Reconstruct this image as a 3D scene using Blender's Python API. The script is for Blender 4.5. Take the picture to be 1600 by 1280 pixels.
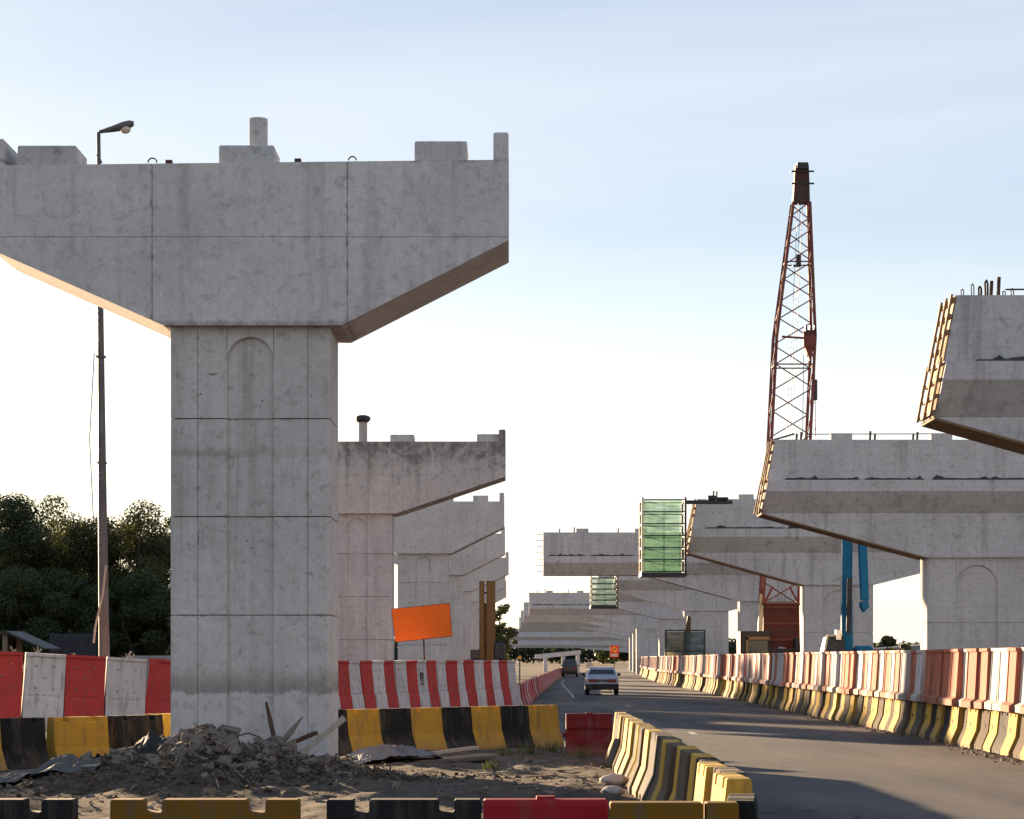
import bpy, bmesh, math, random
import numpy as np
from mathutils import Vector, Matrix, noise as mnoise

for o in list(bpy.data.objects):
    bpy.data.objects.remove(o)
scene = bpy.context.scene
COL = scene.collection
R = math.radians
random.seed(7)
NR = np.random.default_rng(11)

# ------------------------------------------------------------------ camera
F = 3500.0          # focal length in photo pixels (1600 wide)
CH = 1.82           # eye height
HY = 1029.0         # horizon row
cam = bpy.data.cameras.new('camera')
camo = bpy.data.objects.new('camera', cam)
COL.objects.link(camo)
camo.location = (0, 0, CH)
camo.rotation_euler = (R(90), 0, 0)
cam.sensor_fit = 'HORIZONTAL'
cam.sensor_width = 36.0
cam.lens = 36.0 * F / 1600.0
cam.shift_y = (HY - 640.0) / 1600.0
cam.clip_start = 0.5
cam.clip_end = 6000
scene.camera = camo

# ------------------------------------------------------------------ sky and sun
SUN_EL, SUN_AZ = 7.2, -26.5      # azimuth from the view axis, negative = left
world = bpy.data.worlds.new('World')
scene.world = world
world.use_nodes = True
wn = world.node_tree
wn.nodes.clear()
def N(t, kind, **kw):
    n = t.nodes.new(kind)
    for k, v in kw.items():
        setattr(n, k, v)
    return n
w_out = N(wn, 'ShaderNodeOutputWorld')
w_bg = N(wn, 'ShaderNodeBackground')
w_sky = N(wn, 'ShaderNodeTexSky', sky_type='NISHITA', sun_disc=False)
w_sky.sun_elevation = R(SUN_EL)
w_sky.sun_rotation = R(SUN_AZ)
w_sky.altitude = 0
w_sky.air_density = 1.0
w_sky.dust_density = 0.6
w_sky.ozone_density = 2.5
w_bg.inputs['Strength'].default_value = 0.06
# thin cirrus veil over the whole dome
tc = N(wn, 'ShaderNodeTexCoord')
sep = N(wn, 'ShaderNodeSeparateXYZ')
wn.links.new(tc.outputs['Generated'], sep.inputs[0])
zadd = N(wn, 'ShaderNodeMath', operation='ADD'); zadd.inputs[1].default_value = 0.10
wn.links.new(sep.outputs['Z'], zadd.inputs[0])
dx = N(wn, 'ShaderNodeMath', operation='DIVIDE'); dy = N(wn, 'ShaderNodeMath', operation='DIVIDE')
wn.links.new(sep.outputs['X'], dx.inputs[0]); wn.links.new(zadd.outputs[0], dx.inputs[1])
wn.links.new(sep.outputs['Y'], dy.inputs[0]); wn.links.new(zadd.outputs[0], dy.inputs[1])
cmb = N(wn, 'ShaderNodeCombineXYZ')
wn.links.new(dx.outputs[0], cmb.inputs[0]); wn.links.new(dy.outputs[0], cmb.inputs[1])
cmap = N(wn, 'ShaderNodeMapping'); cmap.inputs['Scale'].default_value = (0.42, 0.8, 1)
cmap.inputs['Location'].default_value = (3.1, 0.55, 0)
wn.links.new(cmb.outputs[0], cmap.inputs[0])
cn = N(wn, 'ShaderNodeTexNoise'); cn.inputs['Scale'].default_value = 0.9
cn.inputs['Detail'].default_value = 7; cn.inputs['Roughness'].default_value = 0.55
cn.inputs['Distortion'].default_value = 0.6
wn.links.new(cmap.outputs[0], cn.inputs['Vector'])
cr = N(wn, 'ShaderNodeMapRange'); cr.inputs['From Min'].default_value = 0.44; cr.inputs['From Max'].default_value = 0.72
cr.inputs['To Max'].default_value = 0.55
wn.links.new(cn.outputs['Fac'], cr.inputs['Value'])
cmix = N(wn, 'ShaderNodeMix', data_type='RGBA')
wn.links.new(cr.outputs['Result'], cmix.inputs['Factor'])
veil = N(wn, 'ShaderNodeMix', data_type='RGBA')     # even milky veil of high haze over the whole dome
veil.inputs['Factor'].default_value = 0.72
wn.links.new(w_sky.outputs[0], veil.inputs['A'])
hz = N(wn, 'ShaderNodeValToRGB'); wn.links.new(sep.outputs['Z'], hz.inputs[0])
hz.color_ramp.interpolation = 'EASE'
for pos_, col_ in ((0.0, (0.90,0.865,0.80)), (0.09, (0.86,0.855,0.83)), (0.21, (0.49,0.555,0.645)), (0.31, (0.27,0.352,0.51)), (1.0, (0.24,0.32,0.50))):
    e_ = hz.color_ramp.elements[0] if pos_ == 0 else hz.color_ramp.elements[-1] if pos_ == 1.0 else hz.color_ramp.elements.new(pos_)
    e_.position = pos_; e_.color = (*col_, 1)
hsc = N(wn, 'ShaderNodeVectorMath', operation='SCALE'); hsc.inputs['Scale'].default_value = 4.9
wn.links.new(hz.outputs['Color'], hsc.inputs[0])
wn.links.new(hsc.outputs[0], veil.inputs['B'])
wn.links.new(veil.outputs['Result'], cmix.inputs['A'])
cmix.inputs['B'].default_value = (3.9, 3.95, 4.05, 1)
wn.links.new(cmix.outputs['Result'], w_bg.inputs['Color'])
wn.links.new(w_bg.outputs[0], w_out.inputs[0])

sun = bpy.data.lights.new('sun', 'SUN')
sun.energy = 5.0
sun.angle = R(0.55)
sun.color = (1.0, 0.72, 0.44)
suno = bpy.data.objects.new('sun', sun)
COL.objects.link(suno)
sd = Vector((math.sin(R(SUN_AZ)) * math.cos(R(SUN_EL)), math.cos(R(SUN_AZ)) * math.cos(R(SUN_EL)), math.sin(R(SUN_EL))))
suno.rotation_euler = sd.to_track_quat('Z', 'Y').to_euler()
suno.location = (-40, 60, 40)

vs = scene.view_settings
vs.view_transform = 'Standard'; vs.look = 'None'; vs.gamma = 1.0; vs.use_curve_mapping = False
vs.exposure = 2.15
scene.render.engine = 'CYCLES'

# ------------------------------------------------------------------ helpers
def P(x, y, D):
    return Vector(((x - 800) * D / F, D, CH + (HY - y) * D / F))

class MB:
    def __init__(self):
        self.v = []; self.f = []
    def add(self, vs_, fs_):
        o = len(self.v)
        self.v += [tuple(p) for p in vs_]
        self.f += [tuple(i + o for i in f) for f in fs_]
        return self
    def box(self, x0, x1, y0, y1, z0, z1, m=None):
        vs_ = [Vector(p) for p in ((x0,y0,z0),(x1,y0,z0),(x1,y1,z0),(x0,y1,z0),(x0,y0,z1),(x1,y0,z1),(x1,y1,z1),(x0,y1,z1))]
        if m: vs_ = [m @ p for p in vs_]
        return self.add(vs_, [(0,3,2,1),(4,5,6,7),(0,1,5,4),(1,2,6,5),(2,3,7,6),(3,0,4,7)])
    def prism(self, poly, y0, y1):          # polygon in x,z (counter-clockwise seen from -y), extruded in y
        n = len(poly)
        vs_ = [(p[0], y0, p[1]) for p in poly] + [(p[0], y1, p[1]) for p in poly]
        fs = [tuple(range(n)), tuple(range(2*n-1, n-1, -1))]
        for i in range(n):
            j = (i+1) % n
            fs.append((j, i, i+n, j+n))
        return self.add(vs_, fs)
    def plan(self, poly, z0, z1):           # polygon in x,y (ccw from above), extruded in z
        n = len(poly)
        vs_ = [(p[0], p[1], z0) for p in poly] + [(p[0], p[1], z1) for p in poly]
        fs = [tuple(range(n-1, -1, -1)), tuple(range(n, 2*n))]
        for i in range(n):
            j = (i+1) % n
            fs.append((i, j, j+n, i+n))
        return self.add(vs_, fs)
    def loft(self, rings, cap=True):
        n = len(rings[0]); vs_ = [p for r in rings for p in r]; fs = []
        for k in range(len(rings)-1):
            for i in range(n):
                j = (i+1) % n
                fs.append((k*n+i, k*n+j, (k+1)*n+j, (k+1)*n+i))
        if cap:
            fs.append(tuple(range(n-1, -1, -1)))
            fs.append(tuple(range((len(rings)-1)*n, len(rings)*n)))
        return self.add(vs_, fs)
    def tube(self, a, b, r0, r1=None, n=6):
        a = Vector(a); b = Vector(b); r1 = r0 if r1 is None else r1
        d = (b-a)
        if d.length < 1e-6: return self
        q = d.to_track_quat('Z', 'Y')
        rings = []
        for p, r in ((a, r0), (b, r1)):
            rings.append([p + q @ Vector((math.cos(2*math.pi*i/n)*r, math.sin(2*math.pi*i/n)*r, 0)) for i in range(n)])
        return self.loft(rings)
    def path(self, pts, r, n=6):
        for a, b in zip(pts[:-1], pts[1:]): self.tube(a, b, r, r, n)
        return self
    def bar(self, a, b, w, h):
        a = Vector(a); b = Vector(b); d = b-a
        q = d.to_track_quat('X', 'Z')
        L = d.length
        m = Matrix.Translation(a) @ q.to_matrix().to_4x4()
        return self.box(0, L, -w/2, w/2, -h/2, h/2, m)
    def wheel(self, c, r, w, n=20, axis='X'):
        c = Vector(c)
        d = Vector((w/2,0,0)) if axis == 'X' else Vector((0,w/2,0))
        return self.tube(c-d, c+d, r, r, n)
    def mesh(self, name, mat, bevel=0.0, smooth=False, clean=False):
        me = bpy.data.meshes.new(name)
        me.from_pydata(self.v, [], self.f)
        if bevel or clean:
            bm = bmesh.new(); bm.from_mesh(me)
            bmesh.ops.remove_doubles(bm, verts=bm.verts, dist=1e-5)
            bmesh.ops.dissolve_degenerate(bm, edges=bm.edges, dist=1e-5)
            if bevel:
                es = [e for e in bm.edges if len(e.link_faces) == 2 and e.calc_face_angle(0) > 0.5]
                bmesh.ops.bevel(bm, geom=es, offset=bevel, segments=1, affect='EDGES', profile=0.5, clamp_overlap=True)
            bm.to_mesh(me); bm.free()
        if smooth:
            me.polygons.foreach_set('use_smooth', [True]*len(me.polygons))
        if mat: me.materials.append(mat)
        me.update()
        return me
    def build(self, name, mat, parent=None, bevel=0.0, smooth=False, loc=None, clean=False, **tags):
        o = bpy.data.objects.new(name, self.mesh(name, mat, bevel, smooth, clean))
        COL.objects.link(o)
        if parent: o.parent = parent
        if loc is not None: o.location = loc
        tag(o, **tags)
        return o

def tag(o, label=None, cat=None, group=None, kind=None):
    if label: o['label'] = label
    if cat: o['category'] = cat
    if group: o['group'] = group
    if kind: o['kind'] = kind
    return o
def empty(name, loc, label, cat, group=None, rz=0):
    o = bpy.data.objects.new(name, None); COL.objects.link(o)
    o.location = loc; o.rotation_euler = (0, 0, rz); o.empty_display_size = 0.3
    return tag(o, label, cat, group)
def link_mesh(name, me, parent=None, loc=(0,0,0), rot=(0,0,0), scale=None):
    o = bpy.data.objects.new(name, me); COL.objects.link(o)
    o.location = loc; o.rotation_euler = rot
    if scale: o.scale = scale
    if parent: o.parent = parent
    return o
def ordinal(n):
    s = 'th' if 10 <= n % 100 <= 20 else {1:'st',2:'nd',3:'rd'}.get(n % 10, 'th')
    return f'{n}{s}'

# ------------------------------------------------------------------ materials
def newmat(name):
    m = bpy.data.materials.new(name); m.use_nodes = True
    t = m.node_tree
    return m, t, t.nodes['Principled BSDF']
def lk(t, a, b): t.links.new(a, b)
def noise(t, vec, scale, detail=5, rough=0.55, dist=0.0):
    n = N(t, 'ShaderNodeTexNoise'); n.inputs['Scale'].default_value = scale
    n.inputs['Detail'].default_value = detail; n.inputs['Roughness'].default_value = rough
    n.inputs['Distortion'].default_value = dist
    lk(t, vec, n.inputs['Vector']); return n.outputs['Fac']
def remap(t, v, a, b, c=0.0, d=1.0):
    n = N(t, 'ShaderNodeMapRange'); n.interpolation_type = 'SMOOTHSTEP'
    for k, x in zip(('From Min','From Max','To Min','To Max'), (a,b,c,d)): n.inputs[k].default_value = x
    lk(t, v, n.inputs['Value']); return n.outputs['Result']
def mth(t, op, a, b=None):
    n = N(t, 'ShaderNodeMath', operation=op)
    for i, x in enumerate((a, b)):
        if x is None: continue
        if isinstance(x, (int, float)): n.inputs[i].default_value = x
        else: lk(t, x, n.inputs[i])
    return n.outputs[0]
def mixc(t, fac, a, b, mode='MIX'):
    n = N(t, 'ShaderNodeMix', data_type='RGBA', blend_type=mode)
    for k, x in (('Factor', fac), ('A', a), ('B', b)):
        if isinstance(x, (int, float)): n.inputs[k].default_value = x
        elif isinstance(x, tuple): n.inputs[k].default_value = (*x, 1) if len(x) == 3 else x
        else: lk(t, x, n.inputs[k])
    return n.outputs['Result']
def mapping(t, vec, scale=(1,1,1), loc=(0,0,0)):
    n = N(t, 'ShaderNodeMapping'); n.inputs['Scale'].default_value = scale; n.inputs['Location'].default_value = loc
    lk(t, vec, n.inputs[0]); return n.outputs[0]
def bump(t, b, h, strength=0.3, dist=0.02):
    n = N(t, 'ShaderNodeBump'); n.inputs['Strength'].default_value = strength; n.inputs['Distance'].default_value = dist
    lk(t, h, n.inputs['Height']); lk(t, n.outputs[0], b.inputs['Normal'])
def worldpos(t):
    return N(t, 'ShaderNodeNewGeometry').outputs['Position']

def concrete(name, base, dark, stain=0.5, pits=0.6, top_grime=None, waterline=False, boards=False, joints=None):
    m, t, b = newmat(name)
    pos = worldpos(t)
    big = noise(t, pos, 0.55, 6, 0.6, 0.4)
    streak = noise(t, mapping(t, pos, (2.6, 2.6, 0.16)), 1.0, 5, 0.6)
    blot = noise(t, pos, 2.6, 8, 0.68, 0.6)
    fine = noise(t, pos, 22, 5, 0.65)
    c = mixc(t, remap(t, big, 0.35, 0.68, 0, 0.75), base, tuple(x*0.80 for x in base))
    c = mixc(t, mth(t, 'MULTIPLY', remap(t, streak, 0.5, 0.72), stain*0.8), c, dark)
    c = mixc(t, mth(t, 'MULTIPLY', remap(t, blot, 0.57, 0.72), stain), c, dark)
    c = mixc(t, mth(t, 'MULTIPLY', remap(t, blot, 0.42, 0.30), 0.35), c, tuple(min(0.7, x*1.3) for x in base))
    # bug holes
    vo = N(t, 'ShaderNodeTexVoronoi'); vo.inputs['Scale'].default_value = 5.5; lk(t, pos, vo.inputs['Vector'])
    hole = remap(t, vo.outputs['Distance'], 0.10, 0.05)
    patch = remap(t, noise(t, pos, 0.9, 3), 0.5, 0.62)
    c = mixc(t, mth(t, 'MULTIPLY', mth(t, 'MULTIPLY', hole, patch), pits), c, tuple(x*0.35 for x in dark))
    sx = N(t, 'ShaderNodeSeparateXYZ'); lk(t, pos, sx.inputs[0])
    if boards:
        bl = N(t, 'ShaderNodeTexBrick'); bl.inputs['Scale'].default_value = 1.0
        bl.inputs['Mortar Size'].default_value = 0.008; bl.inputs['Brick Width'].default_value = 2.44; bl.inputs['Row Height'].default_value = 0.61
        bl.offset = 0.5
        cx = N(t, 'ShaderNodeCombineXYZ'); lk(t, sx.outputs['X'], cx.inputs[0]); lk(t, sx.outputs['Z'], cx.inputs[1])
        lk(t, cx.outputs[0], bl.inputs['Vector'])
        bl.inputs['Color1'].default_value = (0,0,0,1); bl.inputs['Color2'].default_value = (0.12,0.12,0.12,1); bl.inputs['Mortar'].default_value = (0.6,0.6,0.6,1)
        c = mixc(t, mth(t, 'MULTIPLY', bl.outputs['Color'], 0.6), c, dark)
    if joints:
        # blotchy laitance stains along the pour joints
        bl2 = noise(t, pos, 5.0, 6, 0.7, 0.3)
        for axis, c0, wd in joints:
            dd = mth(t, 'ABSOLUTE', mth(t, 'SUBTRACT', sx.outputs[axis], c0))
            near = remap(t, mth(t, 'ADD', dd, mth(t, 'MULTIPLY', mth(t, 'SUBTRACT', 0.62, bl2), 0.25)), wd, 0.0)
            c = mixc(t, mth(t, 'MULTIPLY', near, 0.75), c, tuple(x*0.6 for x in dark))
    if top_grime:
        z0, z1, amt = top_grime
        g = remap(t, mth(t, 'ADD', sx.outputs['Z'], mth(t, 'MULTIPLY', mth(t, 'ADD', blot, streak), 1.5)), z0+1.5, z1+1.5)
        g = mth(t, 'MULTIPLY', g, remap(t, blot, 0.34, 0.6, 0.45, 1))
        c = mixc(t, mth(t, 'MULTIPLY', g, amt), c, tuple(x*0.42 for x in dark))
    if waterline:
        zz = mth(t, 'ADD', sx.outputs['Z'], mth(t, 'MULTIPLY', mth(t, 'SUBTRACT', noise(t, mapping(t, pos, (1.6,1.6,0.9)), 3.0, 9, 0.72), 0.5), 0.42))
        band = mth(t, 'MULTIPLY', remap(t, zz, 1.26, 1.30), remap(t, zz, 1.75, 1.34))
        c = mixc(t, mth(t, 'MULTIPLY', band, 0.62), c, tuple(x*0.7 for x in dark))
        low = remap(t, zz, 1.30, 1.26)
        c = mixc(t, mth(t, 'MULTIPLY', low, 0.35), c, tuple(min(0.6, x*1.25) for x in base))
        band2 = mth(t, 'MULTIPLY', remap(t, zz, 4.93, 5.0), remap(t, zz, 5.16, 5.02))
        c = mixc(t, mth(t, 'MULTIPLY', mth(t, 'MULTIPLY', band2, remap(t, big, 0.42, 0.55)), 0.5), c, dark)
    mid = noise(t, pos, 6.5, 9, 0.72, 0.25)
    c = mixc(t, mth(t, 'MULTIPLY', remap(t, mid, 0.50, 0.70), 0.55), c, tuple(x*0.85 for x in dark))
    c = mixc(t, mth(t, 'MULTIPLY', remap(t, mid, 0.45, 0.32), 0.40), c, tuple(min(0.75, x*1.35) for x in base))
    drip = noise(t, mapping(t, pos, (9, 9, 0.35)), 1.0, 5, 0.7, 0.2)
    c = mixc(t, mth(t, 'MULTIPLY', remap(t, drip, 0.56, 0.72), 0.40*min(1, stain*1.6)), c, dark)
    c = mixc(t, mth(t, 'MULTIPLY', remap(t, drip, 0.44, 0.30), 0.25), c, tuple(min(0.75, x*1.3) for x in base))
    c = mixc(t, mth(t, 'MULTIPLY', remap(t, fine, 0.35, 0.7), 0.30), c, tuple(x*0.6 for x in base))
    lk(t, c, b.inputs['Base Color'])
    b.inputs['Roughness'].default_value = 0.92
    b.inputs['Specular IOR Level'].default_value = 0.25
    h = mth(t, 'ADD', mth(t, 'MULTIPLY', fine, 0.4), mth(t, 'SUBTRACT', blot, mth(t, 'MULTIPLY', hole, 1.2)))
    bump(t, b, mth(t, 'ADD', h, mid), 0.30, 0.02)
    return m

def plain(name, col, rough=0.6, metal=0.0, dirt=0.35, dirtcol=(0.10,0.085,0.07), scale=3.0, spec=0.4, obj=False, bumpy=0.1, coat=0.0):
    m, t, b = newmat(name)
    if obj:
        tcn = N(t, 'ShaderNodeTexCoord'); oi = N(t, 'ShaderNodeObjectInfo')
        va = N(t, 'ShaderNodeVectorMath', operation='ADD')
        sc = N(t, 'ShaderNodeVectorMath', operation='SCALE'); sc.inputs['Scale'].default_value = 1.0
        lk(t, oi.outputs['Location'], sc.inputs[0])
        lk(t, tcn.outputs['Object'], va.inputs[0]); lk(t, sc.outputs[0], va.inputs[1])
        pos = va.outputs[0]
    else:
        pos = worldpos(t)
    n1 = noise(t, pos, scale, 7, 0.65, 0.3)
    n2 = noise(t, mapping(t, pos, (3,3,0.3)), scale*0.8, 5, 0.6)
    n3 = noise(t, pos, scale*14, 4, 0.6)
    c = mixc(t, remap(t, n1, 0.3, 0.7, 0, 0.35), col, tuple(x*0.72 for x in col))
    c = mixc(t, mth(t, 'MULTIPLY', remap(t, n2, 0.48, 0.7), dirt), c, dirtcol)
    c = mixc(t, mth(t, 'MULTIPLY', remap(t, n1, 0.58, 0.74), dirt), c, dirtcol)
    lk(t, c, b.inputs['Base Color'])
    lk(t, remap(t, n1, 0.3, 0.7, rough*0.85, min(1, rough*1.15)), b.inputs['Roughness'])
    b.inputs['Metallic'].default_value = metal
    b.inputs['Specular IOR Level'].default_value = spec
    if coat: b.inputs['Coat Weight'].default_value = coat
    if bumpy: bump(t, b, mth(t, 'ADD', n3, n1), bumpy, 0.01)
    return m

def barrier_mat(name, col, dirt=0.5, wear=(0.35,0.33,0.31), wearamt=0.35, ground=0.6, rough=0.65):
    """painted or moulded barrier: scuffs, splashed mud near the foot, per-unit fading"""
    m, t, b = newmat(name)
    tcn = N(t, 'ShaderNodeTexCoord'); oi = N(t, 'ShaderNodeObjectInfo')
    va = N(t, 'ShaderNodeVectorMath', operation='ADD')
    lk(t, tcn.outputs['Object'], va.inputs[0]); lk(t, oi.outputs['Location'], va.inputs[1])
    pos = va.outputs[0]
    n1 = noise(t, pos, 2.2, 7, 0.65, 0.4); n2 = noise(t, mapping(t, pos, (4,4,0.5)), 2.0, 6, 0.65)
    n3 = noise(t, pos, 9, 8, 0.75, 0.5)
    rnd = oi.outputs['Random']
    c = mixc(t, mth(t, 'MULTIPLY', rnd, 0.55), col, tuple(x*0.66+0.008 for x in col))
    c = mixc(t, mth(t, 'MULTIPLY', remap(t, n1, 0.4, 0.72), 0.35), c, tuple(x*0.6 for x in col))
    c = mixc(t, mth(t, 'MULTIPLY', remap(t, n3, 0.60, 0.70), wearamt), c, wear)
    c = mixc(t, mth(t, 'MULTIPLY', remap(t, n2, 0.46, 0.70), min(1, dirt*1.3)), c, (0.10,0.083,0.066))
    scr = noise(t, mapping(t, pos, (1.2,1.2,9)), 3.0, 6, 0.7, 0.4)
    c = mixc(t, mth(t, 'MULTIPLY', remap(t, scr, 0.62, 0.70), 0.5), c, (0.055,0.05,0.045))
    so = N(t, 'ShaderNodeSeparateXYZ'); lk(t, tcn.outputs['Object'], so.inputs[0])
    mud = remap(t, mth(t, 'ADD', so.outputs['Z'], mth(t, 'MULTIPLY', mth(t, 'SUBTRACT', n1, 0.5), 0.7)), 0.40, 0.02)
    c = mixc(t, mth(t, 'MULTIPLY', mud, ground), c, (0.15,0.125,0.10))
    lk(t, c, b.inputs['Base Color'])
    b.inputs['Roughness'].default_value = min(1, rough+0.2)
    b.inputs['Specular IOR Level'].default_value = 0.12
    bump(t, b, mth(t, 'ADD', n3, n1), 0.15, 0.012)
    return m

M = {}
M['conc_a'] = concrete('concrete_weathered', (0.65,0.60,0.57), (0.30,0.265,0.245), 0.55, 0.9, joints=(('X',-5.6,.06),('X',-2.56,.06),('Z',8.37,.02),('X',-4.55,.03),('Z',9.56,.07),('Z',7.03,.10)))
M['conc_col'] = concrete('concrete_column', (0.61,0.555,0.52), (0.24,0.205,0.18), 0.62, 1.0, waterline=True, joints=(('Z',5.56,.04),('Z',4.03,.05),('Z',2.49,.04),('Z',6.26,.02),('X',-4.9,.02),('X',-3.15,.02)))
M['conc_far'] = concrete('concrete_grey', (0.58,0.54,0.52), (0.28,0.25,0.235), 0.45, 0.6, boards=True)
M['conc_grime'] = concrete('concrete_grimy', (0.58,0.535,0.50), (0.17,0.155,0.14), 0.6, 0.7, top_grime=(8.2, 9.6, 0.85))
M['conc_new'] = concrete('concrete_new', (0.58,0.55,0.54), (0.25,0.225,0.21), 0.75, 0.5, boards=True)
M['plinth'] = concrete('concrete_plinth', (0.56,0.53,0.51), (0.17,0.155,0.145), 0.65, 0.9)
M['rubble'] = concrete('rubble_concrete', (0.21,0.172,0.14), (0.07,0.053,0.04), 0.7, 0.5)
M['wood'] = plain('formwork_timber', (0.29,0.185,0.10), 0.8, 0, 0.45, (0.14,0.085,0.045), 2.5, 0.2)
M['ply'] = plain('formwork_plywood', (0.24,0.15,0.085), 0.85, 0, 0.5, (0.14,0.09,0.06), 1.6, 0.2)
M['old_wood'] = plain('old_timber', (0.20,0.155,0.115), 0.9, 0, 0.5, (0.06,0.045,0.035), 6, 0.15)
M['pale_wood'] = plain('pale_timber', (0.42,0.36,0.29), 0.9, 0, 0.4, (0.16,0.12,0.09), 6, 0.15)
M['rust'] = plain('rusty_steel', (0.10,0.055,0.04), 0.85, 0.2, 0.5, (0.05,0.03,0.025), 8, 0.2)
M['crane'] = plain('crane_red_paint', (0.17,0.042,0.032), 0.75, 0, 0.45, (0.08,0.045,0.035), 2.0, 0.4)
M['crane_foot'] = plain('crane_foot_red', (0.10,0.03,0.026), 0.8, 0, 0.6, (0.05,0.032,0.028), 2.5, 0.2)
M['crane_brown'] = plain('crane_brown_plate', (0.075,0.032,0.028), 0.75, 0, 0.5, (0.04,0.03,0.028), 2.0, 0.2)
M['crane_dark'] = plain('crane_dark_steel', (0.045,0.04,0.04), 0.6, 0.3, 0.4, (0.08,0.06,0.05), 3)
M['rope'] = plain('steel_rope', (0.10,0.095,0.09), 0.6, 0.5, 0.2, bumpy=0)
M['dark'] = plain('dark_steel', (0.035,0.035,0.038), 0.6, 0.3, 0.4, (0.08,0.07,0.06), 3)
M['black'] = plain('black_rubber', (0.018,0.018,0.018), 0.85, 0, 0.4, (0.06,0.055,0.05), 4)
M['membrane'] = plain('black_membrane', (0.02,0.02,0.022), 0.55, 0, 0.3, bumpy=0.3)
M['blue'] = plain('excavator_blue', (0.008,0.12,0.25), 0.7, 0, 0.25, (0.05,0.06,0.07), 2.0, 0.15)
M['navy'] = plain('navy_paint', (0.008,0.011,0.03), 0.5, 0, 0.4, (0.05,0.045,0.04), 2)
M['gold'] = plain('rig_yellow_shaded', (0.085,0.046,0.011), 0.6, 0, 0.6, (0.10,0.06,0.03), 2.5)  # yellow darkened, the piers' shade over the rig put into the paint
M['lamp'] = plain('lamp_post_steel', (0.13,0.12,0.115), 0.6, 0.4, 0.4, (0.07,0.055,0.045), 2)
M['orange'] = plain('orange_board', (0.95,0.16,0.008), 0.6, 0, 0.08, (0.5,0.12,0.02), 1.5, 0.3, bumpy=0.03)
M['cream_post'] = plain('cage_post_cream', (0.62,0.52,0.33), 0.6, 0, 0.35, (0.2,0.14,0.08), 3)
M['grey_sheet'] = plain('corrugated_grey', (0.22,0.22,0.225), 0.6, 0.2, 0.4, scale=1.0)
M['white_wall'] = plain('pale_cladding', (0.5,0.48,0.45), 0.8, 0, 0.3, scale=0.6)
M['tarp'] = plain('grey_blue_tarp', (0.13,0.135,0.165), 0.8, 0, 0.5, (0.06,0.055,0.05), 4, 0.15, bumpy=0.3)
M['cloth'] = plain('grey_sheeting', (0.095,0.09,0.085), 0.95, 0, 0.5, (0.08,0.07,0.06), 5)
M['pink_stone'] = plain('pale_stone', (0.50,0.42,0.37), 0.9, 0, 0.4, (0.2,0.16,0.13), 8)
M['white_paint'] = plain('road_white', (0.36,0.355,0.35), 0.8, 0, 0.85, (0.09,0.085,0.08), 5, 0.2)
M['rb_white'] = barrier_mat('barrier_white', (0.60,0.56,0.54), 0.35, (0.3,0.27,0.25), 0.15, 0.35)
M['rb_red'] = barrier_mat('barrier_red', (0.50,0.055,0.05), 0.3, (0.45,0.2,0.17), 0.15, 0.35)
M['rb_faded'] = barrier_mat('barrier_faded_red', (0.47,0.15,0.09), 0.55, (0.6,0.48,0.42), 0.5, 0.4)
M['rb_yellow'] = barrier_mat('barrier_yellow', (0.60,0.355,0.055), 0.55, (0.46,0.37,0.22), 0.5, 0.55)
M['rb_black'] = barrier_mat('barrier_black', (0.016,0.016,0.016), 0.4, (0.12,0.115,0.11), 0.4, 0.25, 0.7)
M['rb_bare'] = barrier_mat('barrier_bare_grey', (0.12,0.095,0.072), 0.5, (0.2,0.17,0.14), 0.4, 0.4, 0.85)
M['pale_grey'] = barrier_mat('barrier_pale_grey', (0.46,0.43,0.41), 0.3, (0.3,0.27,0.25), 0.15, 0.3)
M['rb_ochre'] = barrier_mat('barrier_ochre', (0.44,0.245,0.035), 0.4, (0.3,0.2,0.08), 0.3, 0.4)
M['rb_maroon'] = barrier_mat('barrier_maroon_plastic', (0.14,0.010,0.014), 0.4, (0.2,0.06,0.05), 0.15, 0.35, 0.5)
M['rb_yellow_shaded'] = barrier_mat('barrier_shaded_yellow', (0.21,0.10,0.008), 0.5, (0.2,0.13,0.05), 0.25, 0.4)  # yellow darkened for the front row, its shade put into the paint
M['rb_plastic'] = barrier_mat('barrier_red_plastic', (0.36,0.012,0.018), 0.3, (0.4,0.1,0.08), 0.12, 0.35, 0.45)
M['car'] = plain('car_paint_silver', (0.26,0.31,0.43), 0.35, 0.2, 0.1, (0.2,0.19,0.18), 1, 0.5, bumpy=0, coat=0.5)
M['van'] = plain('van_paint_dark', (0.025,0.035,0.042), 0.35, 0.2, 0.15, scale=1, bumpy=0, coat=0.4)
M['glass'] = plain('dark_glass', (0.02,0.03,0.036), 0.12, 0, 0.05, bumpy=0, spec=0.4)
M['tail'] = plain('tail_lamp_red', (0.12,0.008,0.01), 0.25, 0, 0.05, bumpy=0)
M['plate'] = plain('number_plate', (0.05,0.05,0.06), 0.5, 0, 0.1, bumpy=0)
M['chrome'] = plain('bright_metal', (0.5,0.5,0.5), 0.3, 0.9, 0.1, bumpy=0)
M['amber'] = plain('amber_lens', (0.8,0.32,0.02), 0.3, 0, 0.05, bumpy=0)
M['sign_red'] = plain('sign_red', (0.6,0.05,0.03), 0.5, 0, 0.1, bumpy=0)
M['sign_amber'] = plain('sign_amber', (0.85,0.30,0.02), 0.5, 0, 0.1, bumpy=0)
M['skin'] = plain('skin', (0.35,0.2,0.13), 0.6, 0, 0.0, bumpy=0)
M['shirt'] = plain('pale_shirt', (0.5,0.42,0.36), 0.8, 0, 0.1, bumpy=0)
M['lens'] = plain('lamp_lens', (0.6,0.55,0.45), 0.2, 0, 0.1, bumpy=0)
M['bark'] = plain('bark', (0.09,0.07,0.05), 0.95, 0, 0.5, (0.03,0.025,0.02), 5, 0.1, bumpy=0.5)

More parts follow.
